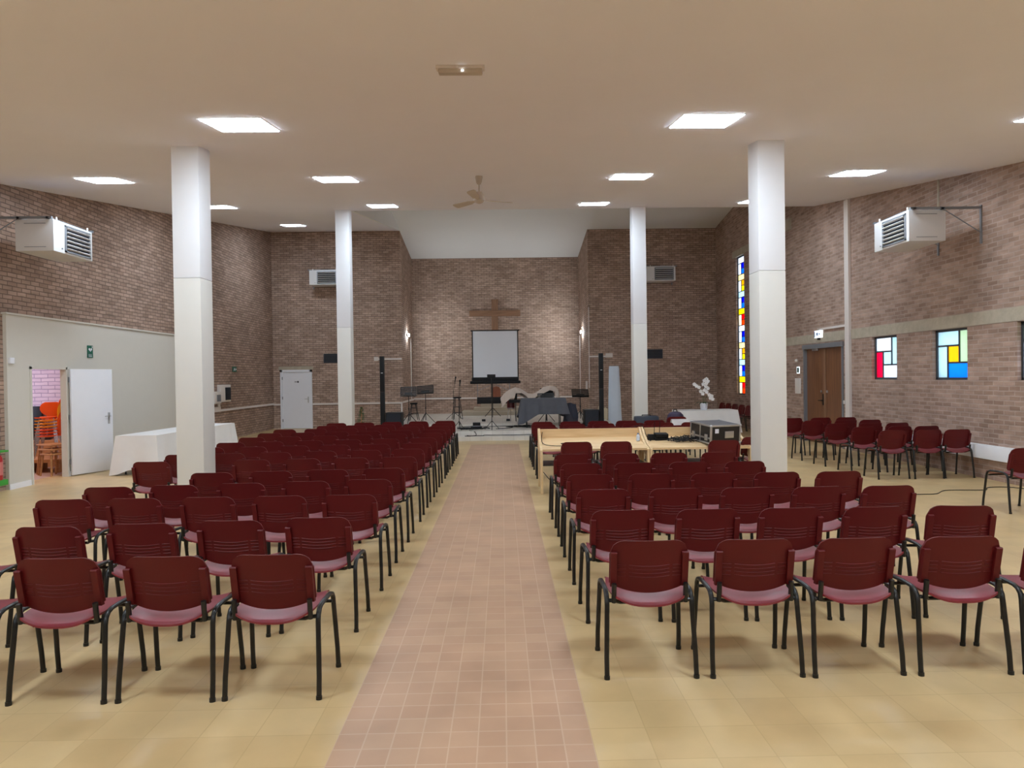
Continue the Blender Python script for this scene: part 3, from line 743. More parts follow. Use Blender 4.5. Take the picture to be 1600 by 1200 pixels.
# ------------------------------------------------------------------ the maroon chairs
def chair_proto():
    t = thing('stacking_chair', 'maroon plastic chair', 'chair', (0, 0, 0))
    TOP, BW = .79, .2275
    # seat: saddle, low lip at the back
    def seat(u, v):
        x = (u-.5)*2
        hw = .206 + .020*sin(PI*min(1, v*1.2))
        y = -.195 + .44*v
        # rounded corners in plan
        e = 0.0
        if v < .12: e = (1-v/.12)**2*.014
        if v > .9: e = ((v-.9)/.1)**2*.03
        X = x*(hw-e)
        base = .456 + .012*sin(PI*v*.9) - (.022*((v-.8)/.2)**2 if v > .8 else 0)
        dip = (1-abs(x)**2.6)*(.022*max(0, 1-v*4.0) + .012)
        return (X, y + (-.012*(1-x*x) if v < .02 else 0), base - dip + .012*abs(x)**3)
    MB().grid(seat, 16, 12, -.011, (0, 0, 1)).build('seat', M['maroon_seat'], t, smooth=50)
    # backrest: rounded panel, concave towards the sitter, curved lower edge
    b = MB()
    def back(u, v):
        x = (u-.5)*2
        r = .27
        def outline(vv):
            d = (vv-(1-r))/r if vv > 1-r else 0
            return BW - .088*(1-math.sqrt(max(0, 1-d*d))) if d > 0 else BW
        zlow = .533 - .058*(1-x*x)**.8
        X = x*BW
        # superelliptic top corners: lower the top edge near the sides
        ax = max(0, (abs(x)-.62)/.38)
        ztop = TOP - .082*(1-math.sqrt(max(0, 1-ax*ax)))
        z = zlow + (ztop-zlow)*v
        yb = -.20 + (.79-z)*.20 + .030*x*x - .012
        return (X, yb, z)
    b.grid(back, 22, 12, .011, (0, 1, 0))
    # four raised slot lips in the middle and short ones at the sides
    for k in range(4):
        zc = .578 + k*.022
        def rib(x0, x1, sag):
            pts = []
            for i in range(7):
                X = x0+(x1-x0)*i/6; q = X/BW
                z = zc - sag*(1-((i/3)-1)**2)
                pts.append((X, -.20+(.79-z)*.20+.030*q*q-.012-.0005, z))
            b.tube(pts, .0032, 5, 1.0)
        rib(-.115, .115, .008); rib(-.185, -.135, 0); rib(.135, .185, 0)
    # sleeves on the rear face
    for s in (-1, 1):
        x = s*.206
        def yb(z): return -.20+(.79-z)*.20+.030*.8-.012
        z0, z1 = .515, .722
        vs = []
        for z, k in ((z0, 1), (z1-.006, 1), (z1, .7)):
            for dx, dy in ((-.018, -.021*k), (.018, -.021*k), (.018, .008), (-.018, .008)):
                vs.append((x+dx, yb(z)+dy, z))
        fs = [(0, 1, 2, 3)] + [(i*4+j, i*4+(j+1) % 4, i*4+4+(j+1) % 4, i*4+4+j) for i in range(2) for j in range(4)] + [(8, 9, 10, 11)]
        b._add(vs, fs)
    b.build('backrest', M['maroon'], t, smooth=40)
    R = .0145
    for s in (-1, 1):
        X, Xt = s*.256, s*.245
        # rear leg and its half of the bent top, front leg and the other half
        rear = [(X, -.205, 0), (X*.997, -.193, .12), (Xt, -.160, .41), (Xt, -.152, .445), (Xt, -.132, .470), (Xt, -.10, .482), (Xt, -.02, .486)]
        front = [(X, .205, 0), (X*.997, .193, .12), (Xt, .158, .41), (Xt, .150, .445), (Xt, .128, .470), (Xt, .09, .482), (Xt, -.02, .486)]
        for pts in (rear, front):
            l = MB(); l.tube(pts, R, 10, .82); l.tube([(pts[0][0], pts[0][1], .0), (pts[0][0], pts[0][1]*.997, .02)], R*1.18, 10, .85)
            l.build('leg', M['leg'], t, smooth=50)
        p = MB(); p.tube([(s*.207, -.166, .428), (s*.206, -.172, .47), (s*.206, -.181, .54)], .0145, 8)
        p.build('back_post', M['leg'], t, smooth=50)
    MB().tube([(-.247, -.150, .436), (-.20, -.156, .434), (-.165, -.12, .414), (.165, -.12, .414), (.20, -.156, .434), (.247, -.150, .436)], .0115, 8).build('crossbar', M['leg'], t)
    MB().tube([(-.247, .12, .428), (.247, .12, .428)], .0105, 8).build('crossbar', M['leg'], t)
    return t
PROTO = chair_proto()
USED = [False]
def chair(x, y, label, group, rz=0.0):
    """x, y: middle of the line through the rear feet"""
    rz += random.uniform(-.02, .02)
    c = (x - .205*sin(rz), y+.205*cos(rz), 0)
    if not USED[0]:
        USED[0] = True
        PROTO.location = c; PROTO.rotation_euler = (0, 0, rz); tag(PROTO, label, 'chair', group); return PROTO
    return dup(PROTO, c, rz, label, group)

LROW = {1: (3.64, 4, 0), 2: (4.60, 5, .05), 3: (5.49, 5, 0), 4: (6.31, 5, .05), 5: (7.10, 4, .05), 6: (8.10, 4, .02), 7: (8.98, 5, .05), 8: (9.77, 6, .04),
        9: (10.66, 6, .07), 10: (11.55, 6, .07), 11: (12.28, 6, .05), 12: (13.14, 6, .05), 13: (13.98, 5, .06), 14: (14.80, 5, .06)}
for r, (d0, n, sk) in LROW.items():
    ks = list(range(n))
    if r in (6, 7): ks.append(5)
    for k in ks:
        x = -1.27 - .5825*k
        lab = 'maroon chair left of the aisle, %s row from the camera, %s from the aisle' % (ORD[r-1], ORD[ks.index(k)])
        chair(x+random.uniform(-.012, .012), d0 - sk*k, lab, 'rows of maroon chairs left of the aisle', 0.03*(1 if k == n-1 and r < 5 else 0))
RROW = {1: (3.80, 5), 2: (4.68, 5), 3: (5.55, 5), 4: (6.40, 5), 5: (7.23, 4), 6: (8.11, 4)}
for r, (d0, n) in RROW.items():
    for k in range(n):
        rz = -.12 if (r == 2 and k == 4) else 0
        chair(.835+.595*k+random.uniform(-.01, .01), d0-.012*k, 'maroon chair right of the aisle, %s row from the camera, %s from the aisle' % (ORD[r-1], ORD[k]), 'rows of maroon chairs right of the aisle', rz)
for x, y, lab in ((1.06, 9.60, 'maroon plastic chair at the wooden desk, nearest to the aisle'), (1.63, 9.58, 'maroon plastic chair at the wooden desk, second from the aisle'),
                  (3.17, 9.52, 'maroon plastic chair in front of the silver edged flight case'), (3.80, 9.95, 'maroon plastic chair beside the flight case, half behind the right column')):
    chair(x, y, lab, 'maroon chairs at the wooden desks')
for y, n, w in ((11.36, 2, 'first row beyond the wooden desks'), (12.47, 5, 'second row beyond the wooden desks'), (13.24, 6, 'third row beyond the wooden desks'), (13.98, 6, 'last row before the stage')):
    for k in range(n):
        chair(.83+.588*k, y, 'maroon chair right of the aisle, %s, %s from the aisle' % (w, ORD[k]), 'maroon chairs beyond the wooden desks')
for col, (xs, w) in enumerate((((6.30, 6.25, 6.20, 6.16, 6.10), 'line nearest the column'), ((6.89, 6.87, 6.82, 6.80, 6.70), 'middle line'), ((7.36, 7.34, 7.32, 7.30, 7.24), 'line along the wall'))):
    for k, x in enumerate(xs):
        y = (10.70, 11.45, 12.28, 13.16, 13.98)[k]
        chair(x, y, 'maroon chair by the right wall, %s, %s from the camera' % (w, ORD[k]), 'maroon chairs by the right wall', .06)
chair(6.36, 8.0, 'single maroon chair cut by the right edge of the picture', 'maroon chairs by the right wall', .12)
for k in range(5):
    chair(7.34, 19.75+.60*k, 'maroon chair under the tall stained glass window, %s of five from the camera' % ORD[k], 'maroon chairs against the far right wall', PI/2)

# ------------------------------------------------------------------ tables with cloths
def draped(w, d, top, hem, amp=.03, nw=26, seed=1, rc=.02, skew=None, flare=.06):
    """cloth over a w x d table: flat top and a hanging skirt with folds; hem(u) gives the hem height above the floor"""
    rnd = random.Random(seed)
    m = MB()
    per = []
    n = nw
    def side(p, q, cnt):
        for i in range(cnt): per.append(Vector(p).lerp(Vector(q), i/cnt))
    c = [(-w/2, -d/2), (w/2, -d/2), (w/2, d/2), (-w/2, d/2)]
    cnt = [n, max(6, int(n*d/w)), n, max(6, int(n*d/w))]
    corners = []
    for i in range(4):
        corners.append(len(per)); side(c[i], c[(i+1) % 4], cnt[i])
    N = len(per)
    ph = [rnd.uniform(0, 6.28) for _ in range(4)]
    rings = [(0.0, 0.0, 0), (.006, .006, 0)] + [(0, 0, t) for t in (.12, .3, .5, .7, .85, 1.0)]
    vs = [Vector((p.x*.5, p.y*.5, top)) for p in per]           # inner ring on the top
    vs2 = []
    for (o, dz, t) in rings:
        for i, p in enumerate(per):
            dirn = Vector((p.x/(w/2), p.y/(d/2)))
            nx = 1 if abs(p.x) > w/2-1e-4 else 0; ny = 1 if abs(p.y) > d/2-1e-4 else 0
            nv = Vector((math.copysign(nx, p.x), math.copysign(ny, p.y)))
            if nv.length: nv.normalize()
            near = min(min(abs(i-cc), N-abs(i-cc)) for cc in corners)
            cor = max(0, 1-near/3.0)
            fold = sin(i*.9+ph[0])*.5 + sin(i*1.7+ph[1])*.35 + sin(i*.37+ph[2])*.5
            out = t*(flare + amp*fold*(1-.4*cor) + .07*cor)
            hz = top - (top-hem(i/N, cor))*t
            vs2.append(Vector((p.x+nv.x*(out+.004), p.y+nv.y*(out+.004), (top+.002 - dz) if t == 0 else hz)))
    allv = [Vector((0, 0, top+.002))] + [v+Vector((0, 0, .002)) for v in vs] + vs2
    fs = []
    for i in range(N): fs.append((0, 1+i, 1+(i+1) % N))
    R = len(rings)+1
    for k in range(R-1):
        for i in range(N):
            a, b = 1+k*N+i, 1+k*N+(i+1) % N
            fs.append((a, a+N, b+N, b))
    m._add(allv, fs)
    return m
def trestle(name, label, cat, loc, rz, w, d, h):
    t = thing(name, label, cat, loc, rz)
    MB().b2((-w/2, -d/2, h-.03), (w/2, d/2, h), .004).build('tabletop', M['board'], t)
    for sx in (-1, 1):
        for sy in (-1, 1):
            MB().tube([(sx*(w/2-.15), sy*(d/2-.08), 0), (sx*(w/2-.15), sy*(d/2-.08), h-.03)], .014).build('leg', M['black_metal'], t)
    return t
trestle('table', 'long table under a white cloth beside the left partition', 'table', (-6.80, 14.30, 0), PI/2-.035, 3.35, .76, .735)
c = draped(3.36, .77, .738, lambda u, cor: .10-.07*cor + .03*sin(u*40), .03, 40, 3)
tag(c.build('tablecloth', M['cloth'], loc=(-6.80, 14.30, 0), rz=PI/2-.035, smooth=60), 'white cloth draped over the long table by the left partition', 'tablecloth')
trestle('table', 'table under a white cloth with the orchid on it', 'table', (5.68, 18.75, 0), 0.02, 1.62, .70, .735)
c = draped(1.63, .71, .738, lambda u, cor: .27-.13*cor + .03*sin(u*30), .03, 22, 5)
tag(c.build('tablecloth', M['cloth'], loc=(5.68, 18.75, 0), rz=.02, smooth=60), 'white cloth on the table with the orchid', 'tablecloth')
boxes('equipment_box', M['dark'], 'black box under the table with the orchid', 'box', ((6.0, 18.55, 0), (6.36, 18.9, .30)), bev=.01)

# orchid
t = thing('orchid', 'white orchid in a white pot on the cloth covered table', 'plant', (5.62, 18.62, .742))
MB().lathe([(0, 0), (.085, 0), (.095, .02), (.09, .05), (.10, .06), (.095, .10), (.105, .11), (.10, .15), (.108, .16), (.105, .19), (.08, .19), (.08, .17), (0, .17)], (0, 0, 0), 20).build('pot', M['pot'], t)
rnd = random.Random(4)
stems = [[(0, 0, .17), (.0, -.02, .40), (.02, -.03, .62), (.06, -.05, .80), (.05, -.08, .87)], [(-.02, 0, .17), (-.04, -.01, .42), (-.10, -.02, .60), (-.20, -.03, .68), (-.29, -.04, .72)], [(.02, 0, .17), (.05, -.02, .34), (.12, -.03, .42), (.18, -.05, .36), (.20, -.07, .28)]]
for s in stems: MB().tube(s, .005, 6).build('stem', M['leaf'], t)
lf = MB()
for k in range(7):
    a = k*2*PI/7+.3
    dx, dy = cos(a), sin(a)*.6
    L = .26 if k % 2 else .2
    def leaf(u, v): 
        w = .035*sin(PI*min(1, u*.95+.05)); s2 = (v-.5)*2
        return (dx*L*u - dy*w*s2, dy*L*u + dx*w*s2, .18+.16*u-.20*u*u + .01*s2*s2)
    lf.grid(leaf, 8, 2)
lf.build('leaves', M['dark_leaf'], t, smooth=60)
spots = [(.06, -.06, .86), (.10, -.06, .80), (.0, -.06, .82), (.05, -.07, .74), (-.03, -.05, .72), (.04, -.06, .65), (.10, -.05, .60), (.0, -.06, .55), (.06, -.06, .50), (-.28, -.05, .72), (-.22, -.05, .67), (-.15, -.05, .63), (-.10, -.05, .52), (-.05, -.06, .45), (.13, -.06, .42), (.20, -.07, .38), (.22, -.08, .30), (.16, -.07, .33)]
for (x, y, z) in spots:
    f = MB()
    for k in range(5):
        a = PI/2 + k*2*PI/5 + rnd.uniform(-.1, .1)
        L = .058
        def petal(u, v):
            w = .029*sin(PI*(u*.9+.08)); s2 = (v-.5)*2
            return (x+cos(a)*L*u-sin(a)*w*s2, y-.02*sin(PI*u*.6)+.004*s2*s2, z+sin(a)*L*u+cos(a)*w*s2)
        f.grid(petal, 4, 2)
    f.lathe([(0, -.02), (.008, -.015), (.008, 0), (0, .0)], (x, y-.005, z), 6, 'y')
    f.build('flower', M['petal'], t, smooth=60)

# ------------------------------------------------------------------ wooden desks
def desk(x0, x1, label):
    W = x1-x0
    t = thing('wooden_desk', label, 'desk', (x0+W/2, 9.88, 0), 0, 'pale wooden desks')
    # profile of the side panel (y, z)
    prof = [(0, 0), (.05, 0), (.10, .52), (.30, .60), (.62, .60), (.66, 0), (.72, 0), (.72, .90), (.66, .92), (.62, .90), (.45, .78), (.22, .69), (.06, .665), (0, .64)]
    for s, nm in ((-1, 'l'), (1, 'r')):
        a = s*(W/2); b = a - s*.035
        p = MB(); p.prism(prof, 'x', min(a, b), max(a, b)); p.build('side_panel', M['desk_side'], t, smooth=0)
    MB().prism([(.02, .625), (.66, .745), (.66, .77), (.02, .655)], 'x', -W/2+.035, W/2-.035).build('desktop', M['desk_wood'], t, smooth=0)
    MB().b2((-W/2+.035, .655, .765), (W/2-.035, .69, .905)).build('back_rail', M['desk_wood'], t, smooth=0)
    MB().b2((-W/2+.035, .10, .40), (W/2-.035, .60, .42)).build('under_shelf', M['case_black'], t, smooth=0)
    return t
desk(.55, 2.17, 'pale wooden desk nearest the aisle among the chairs')
desk(2.18, 3.70, 'pale wooden desk carrying the flight case')
def on_desk(y): return .655 + (y-9.90)*.18

# flight case on the right desk
t = thing('flight_case', 'black flight case with silver edges on the right wooden desk', 'case', (3.24, 10.20, .712), .28)
t.rotation_euler = (math.radians(4), 0, .28)
W, D, H = .52, .56, .285
MB().b2((-W/2+.004, -D/2+.004, .004), (W/2-.004, D/2-.004, H-.004)).build('shell', M['case_black'], t, smooth=0)
MB().b2((-W/2+.02, -D/2+.02, H-.005), (W/2-.02, D/2-.02, H+.001)).build('top_panel', M['case_top'], t, smooth=0)
e = MB(); q = .026
for sx in (-1, 1):
    for sy in (-1, 1): e.b2((sx*W/2, sy*D/2, 0), (sx*(W/2-q), sy*(D/2-q), H), .003)
    for z in (0, H-q): e.b2((sx*W/2, -D/2, z), (sx*(W/2-q), D/2, z+q), .003)
for sy in (-1, 1):
    for z in (0, H-q): e.b2((-W/2, sy*D/2, z), (W/2, sy*(D/2-q), z+q), .003)
for x in (-.0,): e.b2((-W/2-.003, x-.012, 0), (-W/2+.01, x+.012, H))
e.b2((-W/2-.003, -D/2, .075), (-W/2+.01, D/2, .10))
e.build('edge_trim', M['silver'], t)
cn = MB()
for sx in (-1, 1):
    for sy in (-1, 1):
        for z in (0.012, H-.012): cn.lathe([(0, -.022), (.018, -.016), (.024, 0), (.018, .016), (0, .022)], (sx*(W/2-.01), sy*(D/2-.01), z), 10)
cn.build('corner', M['silver'], t)
MB().b2((-.02, -D/2-.012, .09), (.13, -D/2+.002, .19), .004).build('handle', M['silver'], t)
MB().b2((-.185, -D/2-.003, .165), (-.125, -D/2+.004, .23)).build('sticker', M['white'], t, smooth=0)
for y in (-.17, .17): MB().b2((-W/2-.014, y-.035, .05), (-W/2+.002, y+.035, .14), .004).build('latch', M['silver'], t)

t = thing('router', 'black router with two antennas on the right desk', 'router', (2.45, 10.36, on_desk(10.36)-.005))
t.rotation_euler = (math.radians(10), 0, .1)
MB().b2((-.11, -.07, 0), (.11, .07, .04), .006).build('lower_unit', M['dark'], t)
MB().b2((-.10, -.06, .045), (.10, .06, .10), .006).build('upper_unit', M['dark'], t)
for x in (-.09, -.005): MB().tube([(x, .06, .05), (x, .065, .28)], [.006, .004]).build('antenna', M['dark'], t)
MB().b2((-.08, -.05, .035), (.08, .05, .05)).build('spacer', M['dark'], t, smooth=0)
boxes('power_adapter', M['dark'], 'small black power adapter at the left end of the right desk', 'adapter', ((2.24, 10.30, .728), (2.34, 10.38, .82)), bev=.008)
t = thing('bottle', 'small clear plastic bottle at the right end of the left desk', 'bottle', (2.08, 10.28, on_desk(10.28)+.002))
MB().lathe([(0, 0), (.026, 0), (.028, .015), (.026, .05), (.028, .075), (.013, .095), (.012, .105), (0, .105)], (0, 0, 0), 14).build('body', M['pale_cover'], t)
MB().lathe([(0, .105), (.013, .105), (.013, .12), (0, .12)], (0, 0, 0), 10).build('cap', M['sign_blue'], t)
def cable(label, pts, r=.006, group=None, mtl=None):
    # smooth through the points
    P = [Vector(p) for p in pts]; out = []
    for i in range(len(P)-1):
        p0, p1, p2, p3 = P[max(0, i-1)], P[i], P[i+1], P[min(len(P)-1, i+2)]
        for k in range(6):
            t = k/6
            out.append(0.5*((2*p1)+(p2-p0)*t+(2*p0-5*p1+4*p2-p3)*t*t+(3*p1-p0-3*p2+p3)*t**3))
    out.append(P[-1])
    return tag(MB().tube(out, r, 6).build('cable', mtl or M['dark'], smooth=60), label, 'cable', group)
rnd = random.Random(11)
tm = MB()
for k in range(14):
    cx, cy = rnd.uniform(2.62, 2.92), rnd.uniform(10.12, 10.36)
    rr = rnd.uniform(.05, .11)
    pts = []
    for i in range(17):
        a = i/16*2*PI*rnd.uniform(.95, 1.05)
        x, y = cx+rr*1.3*cos(a)+rnd.uniform(-.01, .01), cy+rr*.7*sin(a)+rnd.uniform(-.01, .01)
        pts.append((x, y, on_desk(y)+.012+rnd.uniform(0, .045)))
    tm.tube(pts, .006, 5)
tag(tm.build('cable_tangle', M['dark'], smooth=60), 'tangle of black cables beside the flight case', 'cable', kind='stuff')
cable('thin black cable looped on the left end of the left desk', [(.62, 10.52, .86), (.60, 10.40, .75), (.63, 10.1, .71), (.80, 10.0, .695), (1.0, 10.05, .70), (.88, 10.15, .715), (1.05, 10.2, .72), (1.2, 10.1, .71)], .005)
cable('black cable hanging over the joint between the two desks', [(2.06, 10.5, .93), (2.14, 10.52, .945), (2.2, 10.52, .94), (2.24, 10.4, .78), (2.26, 10.2, .73)], .006)
cable('black cable under the left desk running towards the chairs', [(.62, 10.4, .25), (.75, 10.2, .12), (.95, 10.0, .03), (1.2, 9.8, .012)], .006)
cable('black cable on the floor by the right wall', [(5.75, 9.32, .006), (5.9, 9.32, .006), (6.1, 9.34, .006), (6.35, 9.57, .006), (6.55, 9.6, .006), (6.87, 9.57, .006), (7.0, 9.6, .006), (7.12, 9.75, .006), (7.3, 9.8, .006), (7.5, 9.74, .006), (7.6, 9.55, .006)], .006)

# ------------------------------------------------------------------ things behind the right hand chairs
t = thing('instrument_case', 'dark blue hard case standing behind the chairs before the stage', 'case', (3.30, 15.35, 0))
MB().b2((-.28, -.11, 0), (.28, .11, .80), .05).build('shell', M['case_blue'], t)
MB().tube([(-.10, 0, .79), (-.09, 0, .82), (.09, 0, .82), (.10, 0, .79)], .012).build('handle', M['dark'], t)
MB().b2((-.285, -.115, .39), (.285, .115, .41)).build('seam', M['dark'], t, smooth=0)
chair(3.92, 15.0, 'maroon chair holding the purple backpack, behind the last right row', 'maroon chairs beyond the wooden desks')
t = thing('backpack', 'dark purple backpack on a chair near the orchid table', 'backpack', (3.95, 15.26, .478))
bp = MB()
prof = [(.0, .0), (.19, .0), (.215, .04), (.21, .22), (.18, .34), (.12, .40), (.0, .42)]
bp.lathe([(r, h) for r, h in prof], (0, 0, 0), 18)
bp.v = [(x, y*.62, z) for x, y, z in bp.v]
bp.build('body', M['bag'], t, smooth=60)
MB().b2((-.13, -.17, .04), (.13, -.10, .22), .03).build('front_pocket', M['bag'], t)
MB().tube([(-.05, .02, .40), (-.03, .02, .46), (.03, .02, .46), (.05, .02, .40)], .012).build('handle', M['dark'], t)
for s in (-1, 1): MB().tube([(s*.10, -.08, .38), (s*.13, -.15, .28), (s*.14, -.17, .12), (s*.12, -.12, .02)], .016, 6, .5).build('strap', M['bag'], t)
c = MB()
def folded(u, v):
    x = (u-.5)*.50
    if v < .5: return (x+.03*(1-2*v), -.055+.008*sin(u*9), .56+.24*min(1, v*2) + .012*sin(u*11)*(1-2*v))
    return (x, -.055+.10*min(1, (v-.5)*5), .80 - max(0, (v-.6))*.55)
c.grid(folded, 14, 20)
tag(c.build('folded_cloth', M['cloth'], loc=(3.77, 13.97, .006), smooth=60), 'white cloth hung over a chair back before the orchid table', 'cloth')

t = thing('potted_plant', 'small plant in a pink pot by the wall left of the double door', 'plant', (7.42, 17.65, 0))
MB().lathe([(0, 0), (.13, 0), (.14, .02), (.03, .04), (.03, .42), (.12, .44), (.12, .46), (0, .46)], (0, 0, 0), 16).build('pedestal', M['stool_wood'], t)
MB().lathe([(0, .46), (.08, .46), (.105, .58), (.11, .60), (.09, .60), (.08, .58), (0, .58)], (0, 0, 0), 16).build('pot', M['pink_pot'], t)
lf = MB(); rnd = random.Random(3)
for k in range(16):
    a = rnd.uniform(0, 2*PI); L = rnd.uniform(.10, .19); el = rnd.uniform(.2, 1.1)
    def leaf(u, v):
        w = .028*sin(PI*(u*.9+.06)); s2 = (v-.5)*2
        return (cos(a)*L*u*cos(el)-sin(a)*w*s2, sin(a)*L*u*cos(el)+cos(a)*w*s2, .58+L*u*sin(el)-.05*u*u)
    lf.grid(leaf, 5, 2)
lf.build('leaves', M['dark_leaf'], t, smooth=60)

# conifer at the left of the stage
t = thing('potted_conifer', 'small green cone shaped plant beside the left tall speaker', 'plant', (-4.62, 22.0, 0))
MB().lathe([(0, 0), (.11, 0), (.14, .22), (.145, .25), (.12, .25), (.12, .22), (0, .22)], (0, 0, 0), 16).build('pot', M['dark'], t)
MB().tube([(0, 0, .2), (0, 0, .75)], .012).build('trunk', M['stool_wood'], t)
lf = MB(); rnd = random.Random(9)
for k in range(420):
    h = rnd.random(); a = rnd.uniform(0, 2*PI)
    R = .17*(1-h)**.8+.012; rr = R*rnd.uniform(.55, 1)
    c0 = Vector((rr*cos(a), rr*sin(a), .24+h*.58)); L = .045
    dv = Vector((cos(a), sin(a), .5)).normalized(); sd = Vector((-sin(a), cos(a), 0))*.016
    lf._add([c0-sd, c0+sd, c0+dv*L], [(0, 1, 2)])
lf.build('foliage', M['leaf'], t, smooth=0)

# ------------------------------------------------------------------ the stage equipment
Z2, Z3 = .22, .30
def speaker_set(x, y, side, sub0, sub1):
    t = thing('column_speaker', 'tall thin black column speaker on the %s of the stage' % side, 'speaker', (x, y, Z2))
    MB().b2((-.09, -.16, 0), (.09, .16, .03), .006).build('base_plate', M['black_metal'], t)
    MB().b2((-.065, -.06, .03), (.065, .06, 1.12), .008).build('lower_column', M['dark'], t)
    MB().b2((-.065, -.06, 1.125), (.065, .06, 2.19), .008).build('upper_column', M['dark'], t)
    MB().b2((-.03, -.063, 1.68), (.03, -.06, 1.70)).build('logo_plate', M['silver'], t, smooth=0)
    w = sub1-sub0
    t = thing('subwoofer', 'black bass speaker box beside the %s column speaker' % side, 'speaker', ((sub0+sub1)/2, y+.1, Z2))
    MB().b2((-w/2, -.24, 0), (w/2, .24, .50), .012).build('cabinet', M['dark'], t)
    MB().b2((-w/2+.03, -.25, .03), (w/2-.03, -.24, .47)).build('grille', M['louver_dark'], t, smooth=0)
    MB().b2((-.05, -.254, .09), (.05, -.25, .105)).build('logo_plate', M['silver'], t, smooth=0)
speaker_set(-3.60, 20.2, 'left', -3.50, -3.02)
speaker_set(2.99, 20.2, 'right', 2.46, 2.90)

def tripod(t, h, spread, r=.011, legs=3, rot=0.0, hub=None):
    hub = hub or h*.55
    for k in range(legs):
        a = rot + k*2*PI/legs
        MB().tube([(0, 0, hub), (spread*cos(a), spread*sin(a), .012)], r*.8, 6).build('leg', M['black_metal'], t)
def music_stand(x, y, z0, w, h, zb, zt, tilt, label, rot=0.0, lean=35):
    """desk spans zb..zt (absolute heights)"""
    t = thing('music_stand', label, 'music stand', (x, y, z0), 0, 'black music stands on the stage')
    zc = (zb+zt)/2 - z0
    MB().tube([(0, 0, .10), (0, 0, zc)], .012).build('pole', M['black_metal'], t)
    MB().tube([(0, 0, .45), (0, 0, .52)], .02).build('clamp', M['black_metal'], t)
    tripod(t, .6, .30, .014, 3, rot, .34)
    H = (zt-zb)/cos(math.radians(lean))
    R = Matrix.Rotation(tilt, 3, 'Y') @ Matrix.Rotation(math.radians(-lean), 3, 'X')
    d = MB(); c = Vector((0, -.03, zc))
    def bar(px, pz, sx, sz): d.box(c + R @ Vector((px, 0, pz)), (sx, .008, sz), rot=R)
    for i in range(13): bar(-w/2+w*i/12, 0, .022 if i not in (0, 12) else .03, H)
    for j in range(6): bar(0, -H/2+H*j/5, w+.02, .024 if j not in (0, 5) else .034)
    d.box(c + R @ Vector((0, -.03, -H/2)), (w+.02, .06, .01), rot=R)
    d.box(c + R @ Vector((0, 0, -H*.25)), (w*.55, .012, H*.3), rot=R)
    d.build('desk', M['black_metal'], t, smooth=0)
    return t
music_stand(-2.92, 20.95, Z3, .47, .3, 1.19, 1.46, 0.0, 'black music stand with upright gridded desk beside the left speaker', .5, 10)
music_stand(-2.45, 21.4, Z3, .50, .3, 1.25, 1.49, -.06, 'black music stand with tilted desk, second from the left', .2, 25)
music_stand(1.365, 20.98, Z3, .50, .3, .96, 1.20, -.03, 'black music stand in front of the grey draped table', .4, 25)
music_stand(2.44, 21.0, Z3, .50, .3, 1.09, 1.31, 0.02, 'black music stand right of the grey draped table', .7, 45)

def stool(x, y, z0, h, label, r=.15):
    t = thing('bar_stool', label, 'stool', (x, y, z0), .3, 'black stage stools')
    MB().lathe([(0, h-.06), (r-.02, h-.06), (r, h-.045), (r, h-.015), (r-.02, h), (0, h)], (0, 0, 0), 20).build('seat', M['dark'], t)
    for k in range(4):
        a = PI/4+k*PI/2
        MB().tube([(.10*cos(a), .10*sin(a), h-.06), (.22*cos(a), .22*sin(a), 0)], .012).build('leg', M['black_metal'], t)
    for z, rr in ((.22*1, .19), (.42, .155)):
        ring = [(rr*cos(PI/4+k*PI/2), rr*sin(PI/4+k*PI/2), z) for k in range(5)]
        MB().tube(ring, .008, 6).build('footrest', M['black_metal'], t)
stool(-3.05, 23.1, Z3, .60, 'low black stool behind the leftmost music stand', .13)
stool(-1.575, 23.35, Z3, .78, 'tall black round stool between the microphone stands', .15)

def mic_stand(x, y, z0, top, label, boom=None, rot=0.0, spread=.28):
    t = thing('microphone_stand', label, 'microphone stand', (x, y, z0), 0, 'microphone stands on the stage')
    MB().tube([(0, 0, .05), (0, 0, top)], .010).build('pole', M['black_metal'], t)
    tripod(t, .4, spread, .012, 3, rot, .26)
    MB().tube([(0, 0, top*.55), (0, 0, top*.55+.07)], .017).build('clutch', M['black_metal'], t)
    if boom:
        e = Vector((0, 0, top))
        tip = Vector(boom)
        MB().tube([e - (tip-e)*.15, tip], .007).build('boom', M['black_metal'], t)
        dr = (tip-e).normalized()
        MB().tube([tip, tip+dr*.12, tip+dr*.13, tip+dr*.18, tip+dr*.19], [.014, .018, .027, .027, .012], 10).build('microphone', M['dark'], t)
    return t
mic_stand(-1.66, 22.9, Z3, 1.0, 'microphone stand with a level microphone left of the tall stool', (.05, -.02, 1.29), .5, .32)
mic_stand(-1.26, 19.42, Z2, .75, 'microphone stand nearest the left chairs on the stage step', (.03, .02, 1.27), .9, .2)
t = mic_stand(-.31, 19.35, Z2, 1.50, 'microphone stand with a black box on top at the stage centre', None, PI/6, .24)
MB().b2((-.12, -.05, 1.50), (.12, .05, 1.60), .008).build('receiver_box', M['dark'], t)

